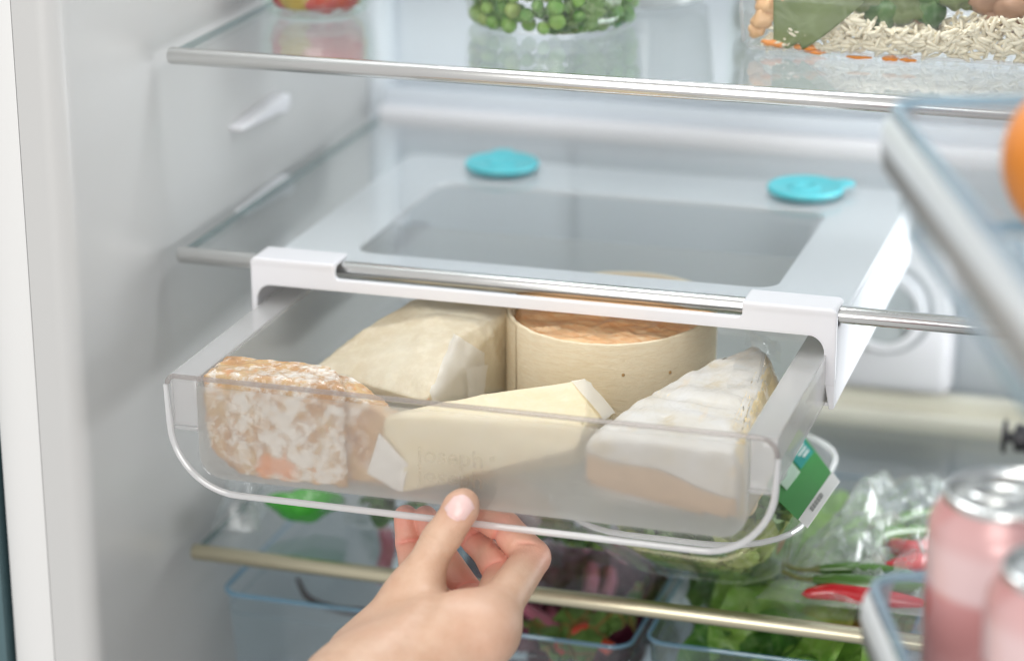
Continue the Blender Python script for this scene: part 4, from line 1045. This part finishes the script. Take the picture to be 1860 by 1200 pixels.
obj('bag_film', bag([(1400, 1060), (1600, 1090), (1640, 905), (1610, 880)], 46, 42, .028, .0045, 8), M_bag, bgt, True, angle=0)

# packs half hidden under the drawer
def blob(pts, amp=.002, freq=60, seed=0, cuts=4, bev=.006): return hull(pts, bev, cuts, amp, freq, seed, 3)
pk = [S3(470, 912, .012), S3(520, 950, .004), S3(565, 955, .003), S3(610, 930, .006), S3(640, 905, .012), S3(500, 890, .030), S3(600, 895, .030), S3(560, 880, .034), S3(540, 930, .018)]
g = thing('green_pouch', 'bright green plastic pouch under the left end of the drawer', 'pouch', (.05, .06, Z3))
obj('pouch_body', blob(pk, .002, 50, 2), M_greenpack, g, True, angle=0)
ht = thing('herb_tub', 'shallow clear tray of dark green herbs beside the green pouch', 'herb tray', (.095, .062, Z3))
def tray(cx, cy, hx, hy, h, par):
    obj('tray_body', loft([ring(cx, cy, hx*.85, hy*.85, Z3+.0003, .01), ring(cx, cy, hx*.95, hy*.95, Z3+.002, .012), ring(cx, cy, hx, hy, Z3+h, .014), ring(cx, cy, hx+.002, hy+.002, Z3+h+.0005, .015)], True, False), M_tub, par, True, angle=60)
tray(.094, .075, .026, .030, .016, ht)
for i in range(9):
    a = rng.uniform(0, 6.28); q = .013*rng.random()
    gg = place(leafgeo(.024, .018, .005, .4, i+90, 12, 12, 130), (.094+q*math.cos(a), .066+q*math.sin(a), Z3+.006+.010*rng.random()), (rng.uniform(-30, 40), rng.uniform(-30, 30), rng.uniform(0, 360)))
    gg = ([Vector((min(max(v.x, .071), .117), min(max(v.y, .048), .104), max(v.z, Z3+.0015))) for v in gg[0]], gg[1])
    o = obj('herb_leaf', gg, M_lettuce_d if i % 2 else M_kale, angle=0); tag(o, 'dark herb leaf in the shallow tray by the green pouch', 'herb leaf', 'herb leaves left of the hand')
h2 = thing('herb_tub', 'shallow clear tray of herbs under the drawer, right of the hand', 'herb tray', (.197, .072, Z3)); tray(.200, .085, .026, .032, .016, h2)
for i in range(9):
    a = rng.uniform(0, 6.28); q = .013*rng.random()
    gg = place(leafgeo(.024, .020, .005, .4, i+120, 12, 12, 130), (.200+q*math.cos(a), .076+q*math.sin(a), Z3+.006+.010*rng.random()), (rng.uniform(-30, 40), rng.uniform(-30, 30), rng.uniform(0, 360)))
    gg = ([Vector((min(max(v.x, .177), .223), min(max(v.y, .056), .114), max(v.z, Z3+.0015))) for v in gg[0]], gg[1])
    o = obj('herb_leaf', gg, M_lettuce if i % 2 else M_lettuce_d, angle=0); tag(o, 'green herb leaf in the tray right of the hand', 'herb leaf', 'herb leaves right of the hand')
cbg = thing('clear_bag', 'crumpled empty looking clear bag at the left end of the lower shelf', 'bag', (.02, .06, Z3))
obj('bag_film', bag([(382, 960), (470, 962), (500, 890), (440, 880)], 30, 26, .026, .008, 12), M_bag, cbg, True, angle=0)
# bottle lying at the right
bt = thing('bottle', 'dark bottle with black ribbed cap lying behind the pink cans', 'bottle', (.4218, .262, Z3))
def axis_lathe(prof, c): 
    v, f = lathe(prof, 36); return [Vector((c[0]+q[2], c[1]+q[1], c[2]+q[0])) for q in v], f
bc = (.4125, .255, Z3+.0145)
bc2 = spot(1822, 792, y=.255)
bc = (bc2.x, .255, bc2.z)
obj('cap', axis_lathe([(0, 0), (.0100, 0), (.0104, .0006), (.0104, .0016), (.0098, .002), (.0032, .0024), (.0032, .0065), (.0075, .007), (.0085, .008), (.0085, .0115), (.0078, .012), (.0078, .0135), (.0088, .014), (.0088, .018), (.0078, .0185), (.0078, .02), (.0088, .0205), (.0088, .026)], bc), M_black, bt, True)
obj('bottle_body', axis_lathe([(.0086, .0262), (.0086, .034), (.012, .044), (.0128, .05)], bc), M_bottle, bt, True)
obj('rest', box(bc[0]+.030, bc[0]+.048, .250, .262, Z3, bc[2]-.009, .001), M_black, bt, True)

# ------------------------------------------------------------------ bins under the lower shelf
def crisper(x0, x1, y0, y1, zt_, h, label):
    t = thing('storage_bin', label, 'storage bin', ((x0+x1)/2, (y0+y1)/2, zt_-h), group='blue edged clear bins')
    rings = [[(x, y, z) for x, y in rrect(x0+e, x1-e, y0+e, y1-e, r, 5)] for e, z, r in ((.010, zt_-h, .006), (.007, zt_-h+.003, .008), (.004, zt_-h*.5, .010), (.0005, zt_-.0015, .011))]
    obj('bin_body', loft(rings, True, False), M_bin, t, True, angle=60)
    obj('bin_rim', tube([(x, y, zt_) for x, y in rrect(x0, x1, y0, y1, .0115, 5)], .0013, 8, closed=True), M_binrim, t, True)
    obj('bin_ridge', tube([(x, y, zt_-.012) for x, y in rrect(x0+.0012, x1-.0012, y0+.0012, y1-.0012, .011, 5)], .0005, 6, closed=True), M_bin, t, True)
    return t
ZB = -.203
crisper(.0108, .1150, .010, .27, -.2020, .12, 'nearly empty clear bin with blue rim under left of the lowest shelf')
crisper(.1200, .2500, .006, .27, -.2020, .12, 'clear blue-rimmed bin of purple leaves below and behind the hand')
crisper(.2590, .3950, .006, .27, -.1960, .12, 'clear blue-rimmed bin of green lettuce under right of the lowest shelf')
def Q(px, py, y): return spot(px, py, y=y)
o = obj('root_strand', tube(spline([Q(540, 1050, .07), Q(560, 1085, .06), Q(610, 1105, .05), Q(660, 1112, .045)], 20), [.0012+.0018*i/19 for i in range(20)], 8), M_stemdark); tag(o, 'thin dark curved root in the nearly empty left bin', 'root')
rng = random.Random(41)
for i in range(26):
    x = rng.uniform(.135, .236); y = rng.uniform(.02, .15); z = -.225-.05*rng.random()+.10*(y-.02)*.3
    g = place(leafgeo(.075, .05, .008, .9, i+200, 14, 18, 60), (x, y, z), (rng.uniform(-25, 60), rng.uniform(-40, 40), rng.uniform(-70, 70)))
    g = ([Vector((min(max(v.x, .130), .240), min(max(v.y, .017), .26), min(max(v.z, -.31), -.181))) for v in g[0]], g[1])
    o = obj('radicchio_leaf', g, M_radic, angle=0); tag(o, 'dark purple salad leaf crowded in the middle bin', 'salad leaf', 'purple leaves in the middle bin')
for i, (p, r, m) in enumerate((([Q(1000, 1110, .07), Q(1020, 1135, .05), Q(1035, 1165, .035)], .003, 0), ([Q(1065, 1090, .07), Q(1075, 1130, .05), Q(1072, 1160, .04)], .004, 0), ([Q(1010, 1210, .022), Q(1020, 1170, .024), Q(1055, 1145, .03), Q(1085, 1140, .04)], .0042, 1),
        ([Q(1060, 1150, .035), Q(1090, 1165, .032), Q(1110, 1178, .03)], .0040, 1), ([Q(700, 960, .10), Q(705, 1000, .09), Q(690, 1050, .07)], .0045, 0), ([Q(1060, 1000, .13), Q(1075, 1040, .11), Q(1070, 1085, .08)], .0045, 0), ([Q(1105, 1010, .13), Q(1110, 1050, .11), Q(1100, 1085, .09)], .004, 0), ([Q(930, 1090, .06), Q(990, 1125, .045), Q(1040, 1150, .04)], .0035, 0))):
    o = obj('beet_stalk', tube(spline(p, 14), r, 10), M_stemred if m else M_stempink); tag(o, ('pale pink stem right of the wrist', 'thick purple stem under the yellow-tinted shelf trim', 'orange-red stem arching at the front of the middle bin', 'short red stem beside the green beet leaf', 'brown-purple stem left of the fingers', 'dull pink stem seen through the glass right of the hand', 'pale pink stem next to the clamshell bowl', 'long thin stem lying flat beside the wrist')[i], 'beet stem', 'red beet stems' if m else 'pink beet stems')
for i, (px, py, y, rz, s) in enumerate(((1050, 1200, .012, 20, .9), (1095, 1150, .03, -60, .7), (1140, 1130, .05, -40, .8), (1020, 1205, .014, 60, .7))):
    p = Q(px, py, y); g = place(leafgeo(.05, .034, .005, .5, i+300, 16, 16, 90), p, (35, 10, rz), s)
    g = ([Vector((min(max(v.x, .130), .243), min(max(v.y, .012), .26), min(max(v.z, -.31), -.180))) for v in g[0]], g[1])
    o = obj('beet_leaf', g, M_beetleaf, angle=0); tag(o, ('green leaf under the red arched stem', 'small bright leaf beside the bin corner', 'light green leaf along the right wall of the middle bin', 'green leaf nearest the wrist in the middle bin')[i], 'beet leaf', 'beet leaves in the middle bin')
def bigleaf_in(cx, cy, cz, l, wd, rot, mat, lab, seed, box_=(.2655, .389, .0125, .262, -.31, -.1775), curl=.35):
    g = place(leafgeo(l, wd, .010, curl, seed, 34, 40, 34), (cx, cy, cz), rot)
    g = ([Vector((min(max(v.x, box_[0]), box_[1]), min(max(v.y, box_[2]), box_[3]), min(max(v.z, box_[4]), box_[5]))) for v in g[0]], g[1])
    o = obj('lettuce_leaf', g, mat, angle=0); tag(o, lab, 'lettuce leaf', 'lettuce leaves in the right bin'); return o
bigleaf_in(.315, .012, -.232, .10, .085, (48, 8, -20), M_lettuce, 'broad pale green lettuce leaf at the front of the right bin', 401)
bigleaf_in(.352, .020, -.222, .10, .080, (40, -10, -50), M_lettuce, 'yellow-green lettuce leaf beside the lower door bin, in the right bin', 402)
bigleaf_in(.278, .015, -.222, .07, .055, (30, 15, -60), M_lettuce_d, 'dark green lettuce leaf at the left front corner of the right bin', 403)
bigleaf_in(.300, .045, -.205, .11, .085, (12, 12, -30), M_lettuce, 'large lettuce leaf seen through the glass below the clamshell', 404)
bigleaf_in(.340, .060, -.200, .11, .090, (8, -8, 10), M_lettuce, 'wide lettuce leaf seen through the glass below the chilli bag', 405)
bigleaf_in(.285, .075, -.203, .10, .070, (5, 5, 25), M_lettuce_d, 'deep green lettuce leaf behind the others in the right bin', 406)
bigleaf_in(.330, .110, -.198, .12, .10, (4, 0, -20), M_lettuce, 'pale lettuce leaf at the back of the right bin', 407)
bigleaf_in(.365, .035, -.212, .09, .07, (30, -20, 40), M_lettuce_d, 'dark lettuce leaf tucked at the right side of the right bin', 408)
for i in range(6):
    bigleaf_in(rng.uniform(.28, .37), rng.uniform(.03, .10), -.250-.02*rng.random(), .10, .09, (rng.uniform(0, 40), rng.uniform(-20, 20), rng.uniform(-90, 90)), M_lettuce, 'lettuce leaf lying deep in the right bin under the top leaves', 420+i)

# ------------------------------------------------------------------ the open door with its bins
H = (.53, -.115, 0); RZ = (0, 0, R(-70))
Mb = Matrix.Translation(H) @ Matrix.Rotation(R(-70), 4, 'Z')
def in_door(bm): bm.transform(Mb); return bm
def in_door_geo(g): return [Mb @ Vector(v) for v in g[0]], g[1]
dd = obj('door', in_door(box(-.01, .60, .0005, .055, -.45, .48, .006, 3)), M_liner, fr, True)
obj('inner_liner', in_door(box(.03, .58, -.045, -.0005, -.44, .47, .008, 3)), M_linerback, dd, True)
obj('gasket', in_door_geo(tube([(.012, -.003, -.44), (.012, -.003, .47)], .006, 8)), M_offwhite, dd, True)
def doorbin(zr, h, label):
    t = thing('door_bin', label, 'door bin', (H[0], H[1], zr-h), RZ, 'bins on the refrigerator door')
    x0, x1, y0, y1 = .0575, .50, -.146, -.047
    rings = [[(x, y, z) for x, y in rrect(x0+e, x1-e, y0+e*.6, y1-e*.3, r, 6)] for e, z, r in ((.016, .0, .012), (.010, .003, .014), (.004, .014, .014), (.0, h-.001, .014))]
    obj('bin_body', loft(rings, True, False), M_doorbin, t, angle=60)
    obj('bin_rim', tube([(x, y, h) for x, y in rrect(x0, x1, y0, y1, .014, 6)], .0022, 10, closed=True), M_doorrim, t)
    o = rrect(x0-.0016, x1+.0016, y0-.0022, y1, .015, 6)
    fr_ = [p for p in o if p[1] < y0+.014]
    fr_ = sorted([p for p in o[0:7]], key=lambda p: -p[1])+[p for p in o[7:14]]
    rings = []
    for dz, off in ((h-.0022, .0), (h-.004, .0018), (h-.009, .0032), (h-.0135, .0032), (h-.0235, .0022), (h-.0245, 0)):
        rings.append([(p[0], p[1]-off, dz) for p in fr_])
    lo_ = loft(rings, False, False, closed=False)
    rl = obj('front_rail', lo_, M_railgrey, t, angle=60); 
    rl.data.materials.append(M_railtop)
    for p in rl.data.polygons:
        if p.center.z > h-.0120: p.material_index = 1
    obj('bottom_edge', tube([(x, y, .004) for x, y in rrect(x0+.012, x1-.012, y0+.007, y1-.004, .012, 6)], .0020, 8, closed=True), M_doorrim, t)
    obj('floor_rib', merge(*[tube([(x0+.03, yy, .0032), (x1-.03, yy, .0032)], .0012, 6) for yy in (-.13, -.115, -.10, -.085, -.07)]), M_doorrim, t)
    return t
doorbin(.1628, .052, 'upper clear blue-edged door bin with grey rail holding an orange')
doorbin(-.0415, .056, 'lower clear blue-edged door bin with grey rail holding pink cans')
oc = spot(1992, 290, y=-.25)
ot = thing('orange', 'round orange sitting in the upper door bin at the right edge', 'orange', oc-Vector((0, 0, .035)))
bm = bmesh.new(); bmesh.ops.create_uvsphere(bm, u_segments=40, v_segments=28, radius=.0352)
for v in bm.verts: v.co.z *= .96; v.co += v.co.normalized()*.0006*noise.noise(v.co*50); v.co.z += .0345
obj('peel', bm, M_orange, ot); obj('stem_scar', lathe([(0, .0012), (.002, .001), (.0034, 0)], 10, (0, 0, .0682)), M_stalk, ot)
def can(loc, label):
    t = thing('drink_can', label, 'can', loc, group='pink drink cans')
    obj('can_body', lathe([(.020, .001), (.024, .0), (.0265, .003), (.0325, .010), (.0330, .013), (.0330, .100), (.0322, .104), (.0275, .1115)], 64), M_pinkcan, t)
    obj('can_top', lathe([(.0274, .1113), (.0276, .1130), (.0271, .1150), (.0262, .1154), (.0255, .1142), (.0246, .1105), (.0236, .1102), (.0222, .1118), (0, .1120)], 64), M_canlid, t)
    r = obj('ring_pull', tube([(.011*math.cos(R(a))-.006, .0075*math.sin(R(a)), .1128) for a in range(0, 360, 20)], .0013, 8, closed=True), M_canlid, t)
    obj('rivet', lathe([(0, .1138), (.003, .1136), (.0036, .112)], 16), M_canlid, t)
    return t
c1 = spot(1840, 890, y=-.235); c2 = Mb @ Vector((.170, -.0905, 0)); c2.z = c1.z+.001
can((c1.x, c1.y, c1.z-.1154), 'pink drink can nearest the shelves in the lower door bin')
can((c2.x, c2.y, c2.z-.1154), 'second pink drink can cut off by the right edge of the photo')
